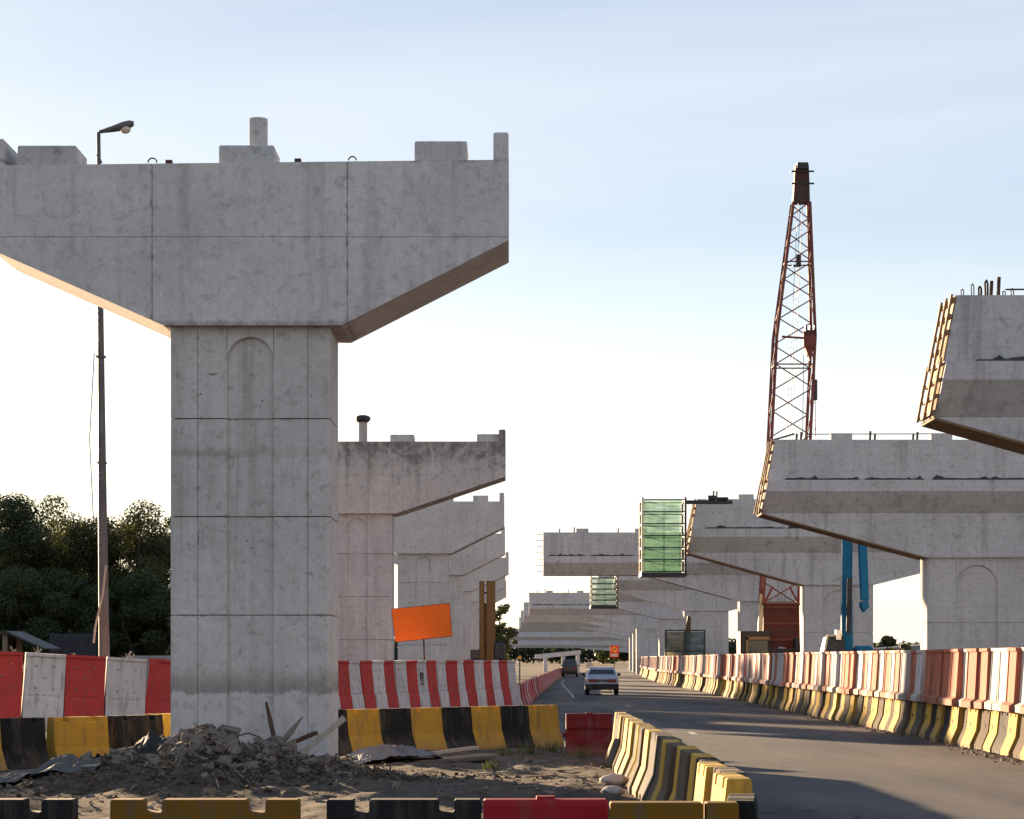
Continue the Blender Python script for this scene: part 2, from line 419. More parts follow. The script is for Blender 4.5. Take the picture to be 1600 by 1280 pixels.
def foliage(name, col, col2):
    m, t, b = newmat(name)
    pos = worldpos(t)
    n1 = noise(t, pos, 0.5, 4, 0.6); n2 = noise(t, pos, 4.0, 3, 0.6)
    c = mixc(t, remap(t, n1, 0.35, 0.65), col, col2)
    c = mixc(t, remap(t, n2, 0.4, 0.7, 0, 0.5), c, tuple(x*0.6 for x in col))
    lk(t, c, b.inputs['Base Color']); b.inputs['Roughness'].default_value = 0.6
    b.inputs['Specular IOR Level'].default_value = 0.25
    tr = N(t, 'ShaderNodeBsdfTranslucent'); lk(t, mixc(t, 0.5, c, (0.12,0.13,0.02)), tr.inputs['Color'])
    mx = N(t, 'ShaderNodeMixShader'); mx.inputs[0].default_value = 0.22
    lk(t, b.outputs[0], mx.inputs[1]); lk(t, tr.outputs[0], mx.inputs[2])
    lk(t, mx.outputs[0], t.nodes['Material Output'].inputs[0])
    return m
M['leaf_dark'] = foliage('leaves_dark_green', (0.032,0.047,0.018), (0.052,0.066,0.024))
M['leaf_mid'] = foliage('leaves_mid_green', (0.042,0.056,0.02), (0.075,0.080,0.028))
M['leaf_far'] = foliage('leaves_far', (0.04,0.055,0.03), (0.05,0.06,0.03))
M['weed'] = foliage('weed_leaves', (0.06,0.09,0.025), (0.10,0.11,0.04))

def net_mat(name, col, op=0.72):
    m, t, b = newmat(name)
    tcn = N(t, 'ShaderNodeTexCoord'); pos = tcn.outputs['Object']
    n1 = noise(t, mapping(t, pos, (0.5,0.5,1.6)), 1.6, 6, 0.7, 0.8)
    c = mixc(t, remap(t, n1, 0.3, 0.72), col, tuple(min(1, x*2.2+0.05) for x in col))
    lk(t, c, b.inputs['Base Color']); b.inputs['Roughness'].default_value = 0.8
    tr = N(t, 'ShaderNodeBsdfTranslucent'); lk(t, c, tr.inputs['Color'])
    m1 = N(t, 'ShaderNodeMixShader'); m1.inputs[0].default_value = 0.6
    lk(t, b.outputs[0], m1.inputs[1]); lk(t, tr.outputs[0], m1.inputs[2])
    tp = N(t, 'ShaderNodeBsdfTransparent')
    m2 = N(t, 'ShaderNodeMixShader')
    lk(t, remap(t, n1, 0.35, 0.65, op, op-0.22), m2.inputs[0])
    lk(t, tp.outputs[0], m2.inputs[1]); lk(t, m1.outputs[0], m2.inputs[2])
    lk(t, m2.outputs[0], t.nodes['Material Output'].inputs[0])
    return m
M['net'] = net_mat('green_netting', (0.045,0.115,0.07), 0.66)
M['net_teal'] = net_mat('teal_netting', (0.06,0.105,0.10), 0.6)
M['net_yellow'] = net_mat('yellow_netting', (0.11,0.108,0.06), 0.7)

def ground_mat():
    m, t, b = newmat('site_earth')
    pos = worldpos(t)
    n1 = noise(t, pos, 0.25, 6, 0.6, 0.5); n2 = noise(t, pos, 2.4, 8, 0.7, 0.4); n3 = noise(t, pos, 16, 6, 0.7)
    c = mixc(t, remap(t, n1, 0.35, 0.65), (0.092,0.069,0.051), (0.125,0.10,0.080))
    c = mixc(t, remap(t, n2, 0.42, 0.66, 0, 0.75), c, (0.036,0.026,0.019))
    c = mixc(t, remap(t, n3, 0.55, 0.7, 0, 0.55), c, (0.145,0.122,0.104))
    lk(t, c, b.inputs['Base Color']); b.inputs['Roughness'].default_value = 0.97
    b.inputs['Specular IOR Level'].default_value = 0.1
    bump(t, b, mth(t, 'ADD', mth(t, 'MULTIPLY', n3, 0.6), n2), 0.9, 0.06)
    return m
M['earth'] = ground_mat()
def asphalt_mat():
    m, t, b = newmat('asphalt')
    pos = worldpos(t)
    lane = noise(t, mapping(t, pos, (0.9,0.018,1)), 1.0, 4, 0.6)
    n1 = noise(t, mapping(t, pos, (0.5,0.12,1)), 1.0, 6, 0.62, 0.3)
    n2 = noise(t, pos, 30, 5, 0.75); n3 = noise(t, mapping(t, pos, (1,0.35,1)), 6, 6, 0.7)
    c = mixc(t, remap(t, lane, 0.35, 0.65), (0.042,0.0415,0.045), (0.066,0.064,0.066))
    c = mixc(t, remap(t, n1, 0.5, 0.68, 0, 0.7), c, (0.028,0.028,0.031))
    c = mixc(t, remap(t, n3, 0.52, 0.70, 0, 0.6), c, (0.105,0.094,0.086))
    c = mixc(t, remap(t, n2, 0.52, 0.72, 0, 0.6), c, (0.15,0.132,0.118))
    # repair patches: irregular quads of fresher surfacing
    vp = N(t, 'ShaderNodeTexVoronoi'); vp.distance = 'CHEBYCHEV'; vp.inputs['Scale'].default_value = 1.0
    lk(t, mapping(t, pos, (0.22,0.055,1), (0.3,0.2,0)), vp.inputs['Vector'])
    sc_ = N(t, 'ShaderNodeSeparateColor'); lk(t, vp.outputs['Color'], sc_.inputs[0])
    pm = mth(t, 'MULTIPLY', remap(t, sc_.outputs[0], 0.66, 0.68), remap(t, vp.outputs['Distance'], 0.42, 0.40))
    c = mixc(t, mth(t, 'MULTIPLY', pm, 0.55), c, (0.030,0.030,0.032))
    # cracks
    wv = noise(t, pos, 0.8, 4, 0.6)
    vc = N(t, 'ShaderNodeTexVoronoi'); vc.feature = 'DISTANCE_TO_EDGE'; vc.inputs['Scale'].default_value = 1.0
    av = N(t, 'ShaderNodeVectorMath', operation='ADD'); lk(t, mapping(t, pos, (0.35,0.12,1)), av.inputs[0])
    cv = N(t, 'ShaderNodeCombineXYZ'); lk(t, wv, cv.inputs[0]); lk(t, wv, cv.inputs[1]); lk(t, cv.outputs[0], av.inputs[1])
    lk(t, av.outputs[0], vc.inputs['Vector'])
    ck = mth(t, 'MULTIPLY', remap(t, vc.outputs['Distance'], 0.014, 0.004), remap(t, n1, 0.42, 0.55))
    c = mixc(t, mth(t, 'MULTIPLY', ck, 0.8), c, (0.012,0.012,0.012))
    # dust blown along the barriers
    ds_ = noise(t, mapping(t, pos, (0.35,0.05,1), (4,1,0)), 1.0, 6, 0.65, 0.3)
    c = mixc(t, remap(t, ds_, 0.48, 0.66, 0, 0.65), c, (0.135,0.103,0.082))
    lk(t, c, b.inputs['Base Color'])
    lk(t, remap(t, n1, 0.35, 0.7, 0.72, 0.88), b.inputs['Roughness'])
    b.inputs['Specular IOR Level'].default_value = 0.16
    bump(t, b, mth(t, 'ADD', n2, n3), 0.35, 0.012)
    return m
M['asphalt'] = asphalt_mat()

# ------------------------------------------------------------------ ground, road
def lerp_path(pts, D):
    if D <= pts[0][1]: a, b = pts[0], pts[1]
    elif D >= pts[-1][1]: a, b = pts[-2], pts[-1]
    else:
        for a, b in zip(pts[:-1], pts[1:]):
            if a[1] <= D <= b[1]: break
    k = (D - a[1]) / (b[1] - a[1])
    return a[0] + (b[0]-a[0])*k
RIGHT = [(9.25,30),(9.45,41.6),(9.6,52),(9.75,72),(10.7,122),(11.2,168),(13.5,230),(17.2,300),(24,400)]
LEFT = [(0.0,78),(1.7,130),(4.1,206),(7.2,290),(13.5,400)]

g = MB()
xs = [-3000,-400,-120,-60,-30,0,30,60,120,400,3000]; ys = [-200,-20,20,60,100,200,400,900,4500]
vsx = [(x, y, -0.03) for y in ys for x in xs]
nx = len(xs)
g.add(vsx, [(j*nx+i, j*nx+i+1, (j+1)*nx+i+1, (j+1)*nx+i) for j in range(len(ys)-1) for i in range(nx-1)])
g.build('ground', M['earth'], kind='structure')

r = MB()
rows = [-20, 0, 15, 30, 41.6, 52, 65, 78, 100, 122, 145, 168, 200, 230, 265, 300, 350, 400]
def left_edge(D):
    if D <= 50: return -16.0
    if D <= 52: return -16 + (D-50)*3.9
    if D < 78: return -8.2 + 8.2*(D-52)/26 - 0.3
    return lerp_path(LEFT, D) - 0.6
rr = []
for D in sorted(set(rows + [50])):
    a, b_ = left_edge(D), lerp_path(RIGHT, D) + 0.9
    rr.append([(a + (b_-a)*k/6, D, 0.0) for k in range(7)])
for k in range(len(rr)-1):
    r.add(rr[k]+rr[k+1], [(i, i+1, i+8, i+7) for i in range(6)])
road = r.build('road', M['asphalt'], kind='structure')

def sheet(poly, z, name, mat, parent=None, **tags):
    return MB().add([(p[0], p[1], z) for p in poly], [tuple(range(len(poly)))]).build(name, mat, parent, **tags)
# lane dashes and the left edge line
for D in (54.5, 85, 117, 149):
    x = 4.38 + max(0, D-100)*0.018
    sheet([(x-0.08,D-1.0),(x+0.08,D-1.0),(x+0.10,D+1.0),(x-0.06,D+1.0)], 0.005, 'lane_dash', M['white_paint'], road)
el = MB()
pts = [(2.85,104),(3.0,112),(3.3,138),(3.6,163),(4.4,190)]
for (x0,d0),(x1,d1) in zip(pts[:-1], pts[1:]):
    el.add([(x0-.05,d0,.005),(x0+.05,d0,.005),(x1+.05,d1,.005),(x1-.05,d1,.005)], [(0,1,2,3)])
el.build('edge_line', M['white_paint'], road)

# ------------------------------------------------------------------ left piers
def clip(poly, a, b, c):       # keep a*x+b*z<=c
    out = []
    for i in range(len(poly)):
        p, q = poly[i], poly[(i+1) % len(poly)]
        dp, dq = a*p[0]+b*p[1]-c, a*q[0]+b*q[1]-c
        if dp <= 0: out.append(p)
        if dp*dq < 0:
            k = dp/(dp-dq); out.append((p[0]+(q[0]-p[0])*k, p[1]+(q[1]-p[1])*k))
    return out
def panels(poly, xcuts, zcuts, gap):
    res = []
    X = [-1e3]+list(xcuts)+[1e3]; Z = [-1e3]+list(zcuts)+[1e3]
    for i in range(len(X)-1):
        for j in range(len(Z)-1):
            p = clip(poly, -1, 0, -(X[i]+gap/2)); 
            if p: p = clip(p, 1, 0, X[i+1]-gap/2)
            if p: p = clip(p, 0, -1, -(Z[j]+gap/2))
            if p: p = clip(p, 0, 1, Z[j+1]-gap/2)
            if len(p) > 2: res.append(p)
    return res

def column(root, xc, w, yf, th, lifts, ztop, niche_w, arch_top, mat, gap=0.016, nd=0.07, splits=None):
    hw = w/2; nh = niche_w/2; spring = arch_top - nh*1.0
    zs = list(lifts) + [ztop]
    MB().box(xc-hw+0.05, xc+hw-0.05, yf+nd+0.05, yf+th-0.05, 0, ztop-0.003).build('column_core', mat, root)
    for k in range(len(zs)-1):
        z0, z1 = zs[k] + (gap if k else 0), zs[k+1]
        last = k == len(zs)-2
        MB().plan([(xc-hw,yf+nd),(xc+hw,yf+nd),(xc+hw,yf+th-.06),(xc+hw-.06,yf+th),(xc-hw+.06,yf+th),(xc-hw,yf+th-.06)], z0, z1).build('column_lift', mat, root)
        # front skin left and right of the arched niche
        sl_, sr_ = splits if splits else (None, None)
        if splits:
            g2 = 0.004
            MB().plan([(xc-hw,yf+nd),(xc-hw,yf+.05),(xc-hw+.05,yf),(xc+sl_-g2,yf),(xc+sl_-g2,yf+nd)], z0, z1).build('face_panel', mat, root)
            MB().plan([(xc+sl_+g2,yf+nd),(xc+sl_+g2,yf),(xc-nh-.015,yf),(xc-nh,yf+.015),(xc-nh,yf+nd)], z0, z1).build('face_panel', mat, root)
            MB().plan([(xc+nh,yf+nd),(xc+nh,yf+.015),(xc+nh+.015,yf),(xc+sr_-g2,yf),(xc+sr_-g2,yf+nd)], z0, z1).build('face_panel', mat, root)
            MB().plan([(xc+sr_+g2,yf+nd),(xc+sr_+g2,yf),(xc+hw-.05,yf),(xc+hw,yf+.05),(xc+hw,yf+nd)], z0, z1).build('face_panel', mat, root)
        else:
            MB().plan([(xc-hw,yf+nd),(xc-hw,yf+.05),(xc-hw+.05,yf),(xc-nh-.015,yf),(xc-nh,yf+.015),(xc-nh,yf+nd)], z0, z1).build('face_panel', mat, root)
            MB().plan([(xc+nh,yf+nd),(xc+nh,yf+.015),(xc+nh+.015,yf),(xc+hw-.05,yf),(xc+hw,yf+.05),(xc+hw,yf+nd)], z0, z1).build('face_panel', mat, root)
        if last:
            arc = [(xc + nh*math.cos(a), spring + (arch_top-spring)*math.sin(a)) for a in [math.pi*i/18 for i in range(19)]]
            arc2 = [(xc + (nh+.014)*math.cos(a), spring + (arch_top+.014-spring)*math.sin(a)) for a in [math.pi*i/18 for i in range(19)]]
            mb = MB()
            for i in range(18):      # spandrel as strips from arch up to the top
                a0, a1 = arc2[i], arc2[i+1]; b0, b1 = arc[i], arc[i+1]
                cx0, cx1 = max(xc-nh, min(xc+nh, a0[0])), max(xc-nh, min(xc+nh, a1[0]))
                mb.add([(cx0,yf,z1),(cx1,yf,z1),(cx1,yf,a1[1]),(cx0,yf,a0[1]),(b1[0],yf+.014,b1[1]),(b0[0],yf+.014,b0[1]),(b1[0],yf+nd,b1[1]),(b0[0],yf+nd,b0[1])],
                       [(0,1,2,3),(3,2,4,5),(5,4,6,7)])
            mb.build('arch_head', mat, root)

def left_pier(D, xc, al, ar, bl, br, label, mat_cap, mat_col, detail=2, z_l=0.0, plinths=(), xcuts=(), pipe=None, thick=2.0, colw=2.5):
    root = empty('bridge_pier', (xc, D, 0), label, 'pier', 'T-shaped piers left of the road')
    zb, ze, zt = 7.0, 8.32, 9.57
    poly = [(-bl,zb),(br,zb),(ar,ze),(ar,zt),(-al,zt-z_l),(-al,ze-0.13)]
    sk = 0.022
    MB().prism(poly, sk, thick).build('cap_core', mat_cap, root, bevel=0.012)
    if detail >= 2:
        ins = [(p[0], p[1]) for p in poly]
        for pn in panels(ins, xcuts, (8.37,), 0.009):
            MB().prism(pn, 0, sk).build('cap_panel', mat_cap, root)
    else:
        MB().prism(poly, 0, sk).build('cap_face', mat_cap, root)
    column(root, 0.0, colw, 0.2, 1.65, (0, 2.49, 4.03, 5.56) if detail >= 2 else (0, 1.6, 4.1, 5.56), zb+0.001, 0.72, 6.84, mat_col, splits=(-0.82,0.90) if D < 40 else None)
    # end upstands
    MB().box(ar-0.24, ar-0.004, 0.004, thick-0.01, zt-0.05, zt+0.43).build('end_upstand', mat_cap, root, bevel=0.025)
    MB().box(-al+0.004, -al+0.24, 0.004, thick-0.01, zt-z_l-0.05, zt-z_l+0.42).build('end_upstand', mat_cap, root, bevel=0.025)
    for (px, pw, ph) in plinths:
        zz = zt - z_l*(ar-px)/(ar+al)
        MB().box(px-pw/2, px+pw/2, 0.12, 1.0, zz-0.02, zz+ph).build('bearing_plinth', M['plinth'], root, bevel=0.02)
    if pipe:
        px, ph, pr, z0 = pipe
        b = MB().tube((px,0.55,z0), (px,0.55,z0+ph), pr, pr, 20).build('stub_post', M['plinth'], root)
    return root

p1 = left_pier(34.8, -4.09, 4.04, 4.04, 1.33, 1.45, 'large near concrete T-pier with joint lines and rubble at its foot', M['conc_a'], M['conc_col'],
               2, 0.09, ((-3.16,0.92,0.33),(-0.05,0.86,0.30),(2.98,0.82,0.33)), (-1.5, 1.53), (0.09,0.83,0.145,9.5))
# lifting loops and rebar on the cap of the near pier
for px, rr_ in ((-1.52,0.07),(1.6,0.06),(-1.26,0.03),(0.75,0.03)):
    mb = MB(); cz = 9.50 + (px+4)*0.011
    if rr_ > 0.04: mb.path([(px+rr_*math.cos(a), 0.15, cz+0.03+rr_*math.sin(a)) for a in [math.pi*i/8 for i in range(9)]], 0.012)
    else: mb.box(px-0.05,px+0.05,0.1,0.2,cz-0.02,cz+0.06)
    mb.build('lifting_loop', M['rust'], p1)
MB().tube((3.9,0.4,9.98),(3.9,0.4,10.07),0.03).build('rebar_stub', M['rust'], p1)

p2 = left_pier(80.0, -5.55, 5.3, 5.32, 1.33, 1.40, 'second T-pier on the left, cap black with grime along its top', M['conc_grime'], M['conc_far'], 2, 0.0,
               ((1.62,0.85,0.26),(4.72,0.85,0.28),(-3.0,0.85,0.28)), (), None)
mb = MB(); mb.tube((0.18,0.7,9.5),(0.18,0.7,10.35),0.16,0.16,14); mb.build('vent_pipe', M['plinth'], p2)
MB().loft([[(0.18+rr_*math.cos(a),0.7+rr_*math.sin(a),z) for a in [2*math.pi*i/14 for i in range(14)]] for rr_, z in ((0.2,10.33),(0.27,10.42),(0.27,10.52),(0.14,10.58))]).build('pipe_cowl', M['dark'], p2)
left_pier(110.5, -4.40, 4.0, 4.02, 1.33, 1.38, 'third T-pier on the left, behind the tilted orange board', M['conc_far'], M['conc_far'], 2, 0,
          ((1.1,0.8,0.3),(2.85,0.75,0.3),(-2.8,0.8,0.3)))
left_pier(139.0, -4.35, 4.0, 3.92, 1.33, 1.35, 'fourth T-pier on the left, mostly hidden by the third', M['conc_far'], M['conc_far'], 1, 0, ((2.9,0.75,0.3),))
left_pier(172.0, -4.4, 4.0, 4.15, 1.33, 1.35, 'fifth T-pier on the left, just in front of the yellow rig mast', M['conc_far'], M['conc_far'], 1, 0, ((2.9,0.75,0.3),))
left_pier(204.0, -4.5, 4.0, 3.9, 1.33, 1.35, 'sixth T-pier on the left, seen low behind the yellow rig mast', M['conc_far'], M['conc_far'], 1, 0)
left_pier(236.0, -4.5, 4.0, 3.9, 1.33, 1.35, 'farthest T-pier on the left, nearly lost behind the others', M['conc_far'], M['conc_far'], 1, 0)

# ------------------------------------------------------------------ right piers
def right_pier(D, xl, cl, cw, label, detail=2, low_x=None, bare_end=False, dz=0.0, far=False):
    cx = cl + cw/2
    root = empty('crosshead_pier', (cx, D, 0), label, 'pier', 'wide corbelled piers right of the road')
    L0 = xl - cx
    lo = (low_x if low_x is not None else xl) - cx
    S = 1.0
    zt, zl, zb, zu, zs = 9.68+dz, 8.20+dz, 7.80+dz, 7.05+dz, 5.45+dz
    def ring(z, xa, yf, yb, xr=None):
        xr = -xa if xr is None else xr
        return [(xa,yf,z),(xr,yf,z),(xr,yb,z),(xa,yb,z)]
    Rr = (cw/2 + 6.0)
    sl = 0.0 if bare_end else 1.0
    MB().loft([ring(zl, L0-0.28*sl, 0.44, 1.66, Rr+0.28), ring(zt, L0, 0.44, 1.66, Rr)]).build('cap_stem', M['conc_new'], root, bevel=0.01)
    MB().loft([ring(zu, L0-0.50*sl, 0.52, 1.98, Rr+0.5), ring(zb, L0-0.36*sl, 0.0, 2.1, Rr+0.36), ring(zl-0.002, L0-0.28*sl, 0.0, 2.1, Rr+0.28)]).build('corbel', M['conc_new'], root, bevel=0.01)
    MB().loft([ring(zs, -cw/2-0.02, 0.52, 1.98, cw/2+0.02), ring(zu-0.002, lo-0.50*sl, 0.52, 1.98, Rr+0.5)]).build('cap_haunch', M['conc_new'], root)
    column(root, 0.0, cw, 0.64, 1.42, (0, 1.6, 3.1), zs+0.001, 1.48, zs-0.27, M['conc_far'])
    if detail >= 1:
        # sagging black membrane strips on the ledge
        rnd = random.Random(int(D))
        x = L0 + 0.3
        while x < cw/2+5.5:
            w_ = rnd.uniform(2.2, 4.2)
            pts_ = []
            n = 22
            for i in range(n+1):
                u = i/n
                h = 0.075 + 0.03*rnd.random() + (0.11*rnd.random() if rnd.random() < 0.22 else 0)
                if i in (0, n): h = 0.02
                pts_.append((x+u*w_, h))
            mb = MB()
            for (xa,ha),(xb,hb) in zip(pts_[:-1], pts_[1:]):
                mb.add([(xa,0.02,zl+.002),(xb,0.02,zl+.002),(xb,0.36,zl+hb),(xa,0.36,zl+ha),(xb,0.42,zl+.002),(xa,0.42,zl+.002)], [(0,1,2,3),(3,2,4,5)])
            mb.build('membrane_strip', M['membrane'], root)
            x += w_ + rnd.uniform(0.02, 0.25)
    if detail >= 1:
        # starter bars and plinths
        for bx in ((L0+0.8, L0+0.96, L0+3.45, L0+3.62, L0+5.0, L0+5.15) if not bare_end else (L0+1.0, L0+1.9, L0+4.6)):
            hh = 0.34 + 0.1*math.sin(bx*9)
            MB().tube((bx,0.75,zt-0.02),(bx+0.02,0.75,zt+hh),0.04,0.04,8).build('starter_bar', M['rust'], root)
        for bx in (L0+2.4, L0+6.0):
            MB().box(bx-0.38,bx+0.38,0.5,1.25,zt-0.01,zt+0.24).build('bearing_plinth', M['plinth'], root, bevel=0.02)
    if detail >= 2:
        # timber stop-end shutter on the raking end, planked soffit shutter
        d = Vector((0.5, 0, zt-zu)); n = Vector((-(zt-zu), 0, 0.5)).normalized(); Ls = d.length; d.normalize()
        o0 = Vector((L0-0.5, 0, zu))
        rnd = random.Random(int(D)*3)
        nb = 8
        for (f0, f1, ya, yb_) in ((0.02,0.44,0.30,1.82),(0.46,1.0,0.47,1.64)):
            a = o0 + d*Ls*f0 + n*0.012; b = o0 + d*Ls*f1 + n*0.012
            q = [a - n*0.009, b - n*0.009, b + n*0.012, a + n*0.012]
            MB().loft([[(p.x, ya, p.z) for p in q],[(p.x, yb_, p.z) for p in q]][::-1]).build('stop_end_sheet', M['ply'], root)
        for i in range(nb):
            a = o0 + d*(0.08 + (Ls-0.2)*i/(nb-1)) + n*0.072
            yf, yb = (0.25, 1.85) if a.z < zl-.05 else (0.40, 1.7)
            if i in (4,): yf += 0.5
            mb = MB(); hw = rnd.uniform(0.035,0.06)
            q = [a - d*hw - n*0.045, a + d*hw - n*0.045, a + d*hw + n*0.005, a - d*hw + n*0.005]
            mb.loft([[(p.x, yf + rnd.uniform(-.05,.05), p.z) for p in q], [(p.x, yb + rnd.uniform(-.08,.08), p.z) for p in q]][::-1])
            mb.build('formwork_board', M['wood'], root)
        for ys, (f0, f1) in ((0.46,(0.42,1.0)), (0.28,(0.0,0.47)), (1.05,(0.0,1.0)), (1.62,(0.42,1.0)), (1.84,(0.0,0.47))):
            a = o0 + d*Ls*f0 + n*0.105; b = o0 + d*Ls*f1 + n*0.105
            MB().bar(a + Vector((0,ys,0)), b + Vector((0,ys,0)), 0.07, 0.05).build('formwork_stud', M['wood'], root)
        a = Vector((lo-0.5, 0, zu)); b = Vector((-cw/2-0.02, 0, zs)); dd = (b-a); LL = dd.length; dd.normalize(); nn = Vector((dd.z,0,-dd.x))
        if nn.z > 0: nn = -nn
        for j in range(5):
            s = 0.02
            for k in range(2):
                e = LL*(0.45 + 0.1*((j*7) % 3 - 1)) if k == 0 else LL-0.06
                y0 = 0.46 + j*0.30
                q = [a+dd*s, a+dd*e, a+dd*e+nn*0.05, a+dd*s+nn*0.05]
                MB().loft([[(p.x,y0,p.z-.003) for p in q],[(p.x,y0+0.285,p.z-.003) for p in q]]).build('soffit_board', M['ply'], root)
                s = e + 0.015
    return root

R1 = right_pier(48.0, 9.62, 14.9, 3.57, 'nearest corbelled pier cap jutting in high at the right picture edge')
R2 = right_pier(80.0, 9.45, 14.95, 3.57, 'corbelled pier with arched column and timber soffit, in front of the crane boom')
R3 = right_pier(110.0, 9.15, 14.4, 3.45, 'corbelled pier whose cap end carries the large green netted cage')
R4 = right_pier(137.0, 1.92, 14.0, 3.4, 'pier with a long square-ended cap reaching out over the road', 1, 8.1, True, -0.12)
R5 = right_pier(171.0, 8.2, 13.2, 3.4, 'pier whose cap end carries the small teal netted cage', 1)
R6 = right_pier(206.0, 8.0, 13.6, 3.4, 'pier in shade next behind the one with the small teal cage', 1)
R7 = right_pier(262.0, 2.0, 14.6, 3.4, 'far pier with long square cap over the road above the cars', 1, 8.5, True, -0.15)
right_pier(305.0, 1.6, 16.5, 3.4, 'far pier, second of the long caps stacked low over the road', 0, 9.0, True, -0.2)
right_pier(352.0, 1.4, 18.5, 3.4, 'far pier, third of the long caps stacked low over the road', 0, 10.0, True, -0.3)
right_pier(405.0, 1.3, 21.5, 3.4, 'far pier, lowest long cap before the lit ramp', 0, 11.0, True, -0.4)
right_pier(500.0, -1.0, 27.0, 3.4, 'farthest but one pier cap, bluish, low over the end of the road', 0, 14.0, True, -1.2)
right_pier(640.0, -6.0, 36.0, 3.4, 'farthest pier cap, lowest over the end of the road', 0, 18.0, True, -2.2)
# bent rebar on the near cap and starter bars out of the long cap's end
for i, (px, h) in enumerate(((0.10,.14),(0.32,.26),(0.48,.2),(0.62,.34),(1.18,.16),(1.0,.1))):
    bx = 9.62 - (14.9+3.57/2) + px
    mb = MB(); mb.path([(bx,0.45,9.67),(bx-.01,0.45,9.67+h*.8),(bx+.03,0.47,9.67+h),(bx+.06,0.5,9.67+h*.75),(bx+.06,0.5,9.67)], 0.022 if i in (2,3) else 0.012)
    mb.build('bent_rebar', M['rust'], R1)
MB().tube((9.62-16.685+1.05,0.45,9.8),(9.62-16.685+2.6,0.45,9.81),0.02).build('rebar_rail', M['rust'], R1)
MB().tube((9.45-16.735+1.1,0.7,9.9),(9.45-16.735+8,0.7,9.92),0.018).build('guard_wire', M['dark'], R2)
MB().bar((9.45-16.735-0.2,0.9,9.66),(9.45-16.735+0.75,0.9,9.93),0.06,0.06).build('loose_bar', M['rust'], R2)
for i in range(7):
    z = 9.45 - i*0.38; bx = 1.92-15.7
    MB().tube((bx-0.02,0.8,z),(bx-0.35-0.1*(i%2),0.8,z+0.01),0.02).build('starter_bar', M['rust'], R4)

# ------------------------------------------------------------------ barriers
def nj_mesh(name, mat, L, H=0.88, foot=0.27, notches=True):
    half = [(0.0,foot),(0.09,foot),(0.40*H/0.88,0.145)]
    st = []
    nz = H-0.085
    if notches:
        for x, t in ((-.5,H),(-.325,H),(-.325,nz),(-.225,nz),(-.225,H),(.225,H),(.225,nz),(.325,nz),(.325,H),(.5,H)): st.append((x*L, t))
    else:
        st = [(-L/2,H),(L/2,H)]
    rings = []
    for x, t in st:
        wt = 0.145 + (0.095-0.145)*(t-half[2][0])/(H-half[2][0])
        ring = [(x,-h,z) for z,h in half] + [(x,-wt,t),(x,wt,t)] + [(x,h,z) for z,h in reversed(half)]
        rings.append(ring)
    return MB().loft(rings).mesh(name, mat, bevel=0.010, clean=True)
def bar_mesh(name, mat, L, prof, recess=0.02):
    """tall plastic barrier: profile of (z, half width), face recessed between edge ribs"""
    rings = []
    for x, rc in ((-.5,0),(-.42,0),(-.39,1),(.39,1),(.42,0),(.5,0)):
        pts_ = []
        for i, (z,h) in enumerate(prof):
            rr_ = recess if (rc and 1 < i < len(prof)-2) else 0
            pts_.append((x*L, -(h-rr_*rc), z))
        pts2 = [(p[0], -p[1], p[2]) for p in reversed(pts_)]
        rings.append(pts_+pts2)
    return MB().loft(rings).mesh(name, mat, clean=True)
UL = 0.93
GAP = 0.05
LOW = {k: nj_mesh('barrier_unit_'+k, M[m], UL-GAP+0.02) for k, m in (('yellow','rb_yellow'),('black','rb_black'),('bare','rb_bare'),('white','rb_white'),('red','rb_red'))}
WALL = {k: nj_mesh('wall_unit_'+k, M[m], UL-GAP+0.02, 0.82) for k, m in (('yellow','rb_yellow'),('black','rb_black'),('bare','rb_bare'))}
UP_PROF = [(0,0.235),(0.12,0.235),(0.17,0.15),(0.30,0.14),(1.04,0.095),(1.07,0.095),(1.08,0.115),(1.14,0.115)]
UP = {k: bar_mesh('upper_unit_'+k, M[m], UL-GAP+0.03, UP_PROF, 0.018) for k, m in (('red','rb_faded'),('deep','rb_red'),('white','rb_white'))}
HO_PROF = [(0,0.30),(0.12,0.30),(0.76,0.205),(0.82,0.18),(1.66,0.10),(1.70,0.10),(1.71,0.125),(1.78,0.125)]
HO = {k: bar_mesh('hoarding_unit_'+k, M[m], 0.905, HO_PROF, 0.012) for k, m in (('red','rb_red'),('white','rb_white'))}
# small shared fittings
tri = MB().add([(-0.06,-0.006,0.0),(0.06,-0.006,0.05),(-0.06,-0.006,0.1),(-0.06,0.02,0.0),(0.06,0.02,0.05),(-0.06,0.02,0.1)], [(0,1,2),(3,5,4),(0,3,4,1),(1,4,5,2),(2,5,3,0)]).mesh('lock_hole', M['black'])
ds = MB()
for i in range(3):
    ds.box(-0.3+i*0.25-0.035, -0.3+i*0.25+0.035, -0.004, 0.02, 0.0, 0.06)
drain = ds.mesh('drain_slots', M['black'])
def dimple_mesh(mat, name):
    mb = MB()
    for (px, pz) in ((-0.2,1.5),(0.2,1.5),(0.0,1.24),(-0.2,1.0),(0.2,1.0)):
        h = 0.18 + (0.10-0.18)*(pz-0.82)/(1.66-0.82)
        c = Vector((px, -h+0.012, pz)); n = 10
        ring0 = [c + Vector((0.036*math.cos(a), -0.012, 0.036*math.sin(a))) for a in [2*math.pi*i/n for i in range(n)]]
        ring1 = [c + Vector((0.020*math.cos(a), -0.024, 0.020*math.sin(a))) for a in [2*math.pi*i/n for i in range(n)]]
        mb.loft([ring0, ring1])
    for px in (-0.3,-0.15,0,0.15,0.3):
        mb.box(px-0.03, px+0.03, -0.205, -0.18, 0.835, 0.85)
    return mb.mesh(name, mat)
DIM = {'red': dimple_mesh(M['rb_faded'], 'dimples_red'), 'white': dimple_mesh(M['pale_grey'], 'dimples_white')}

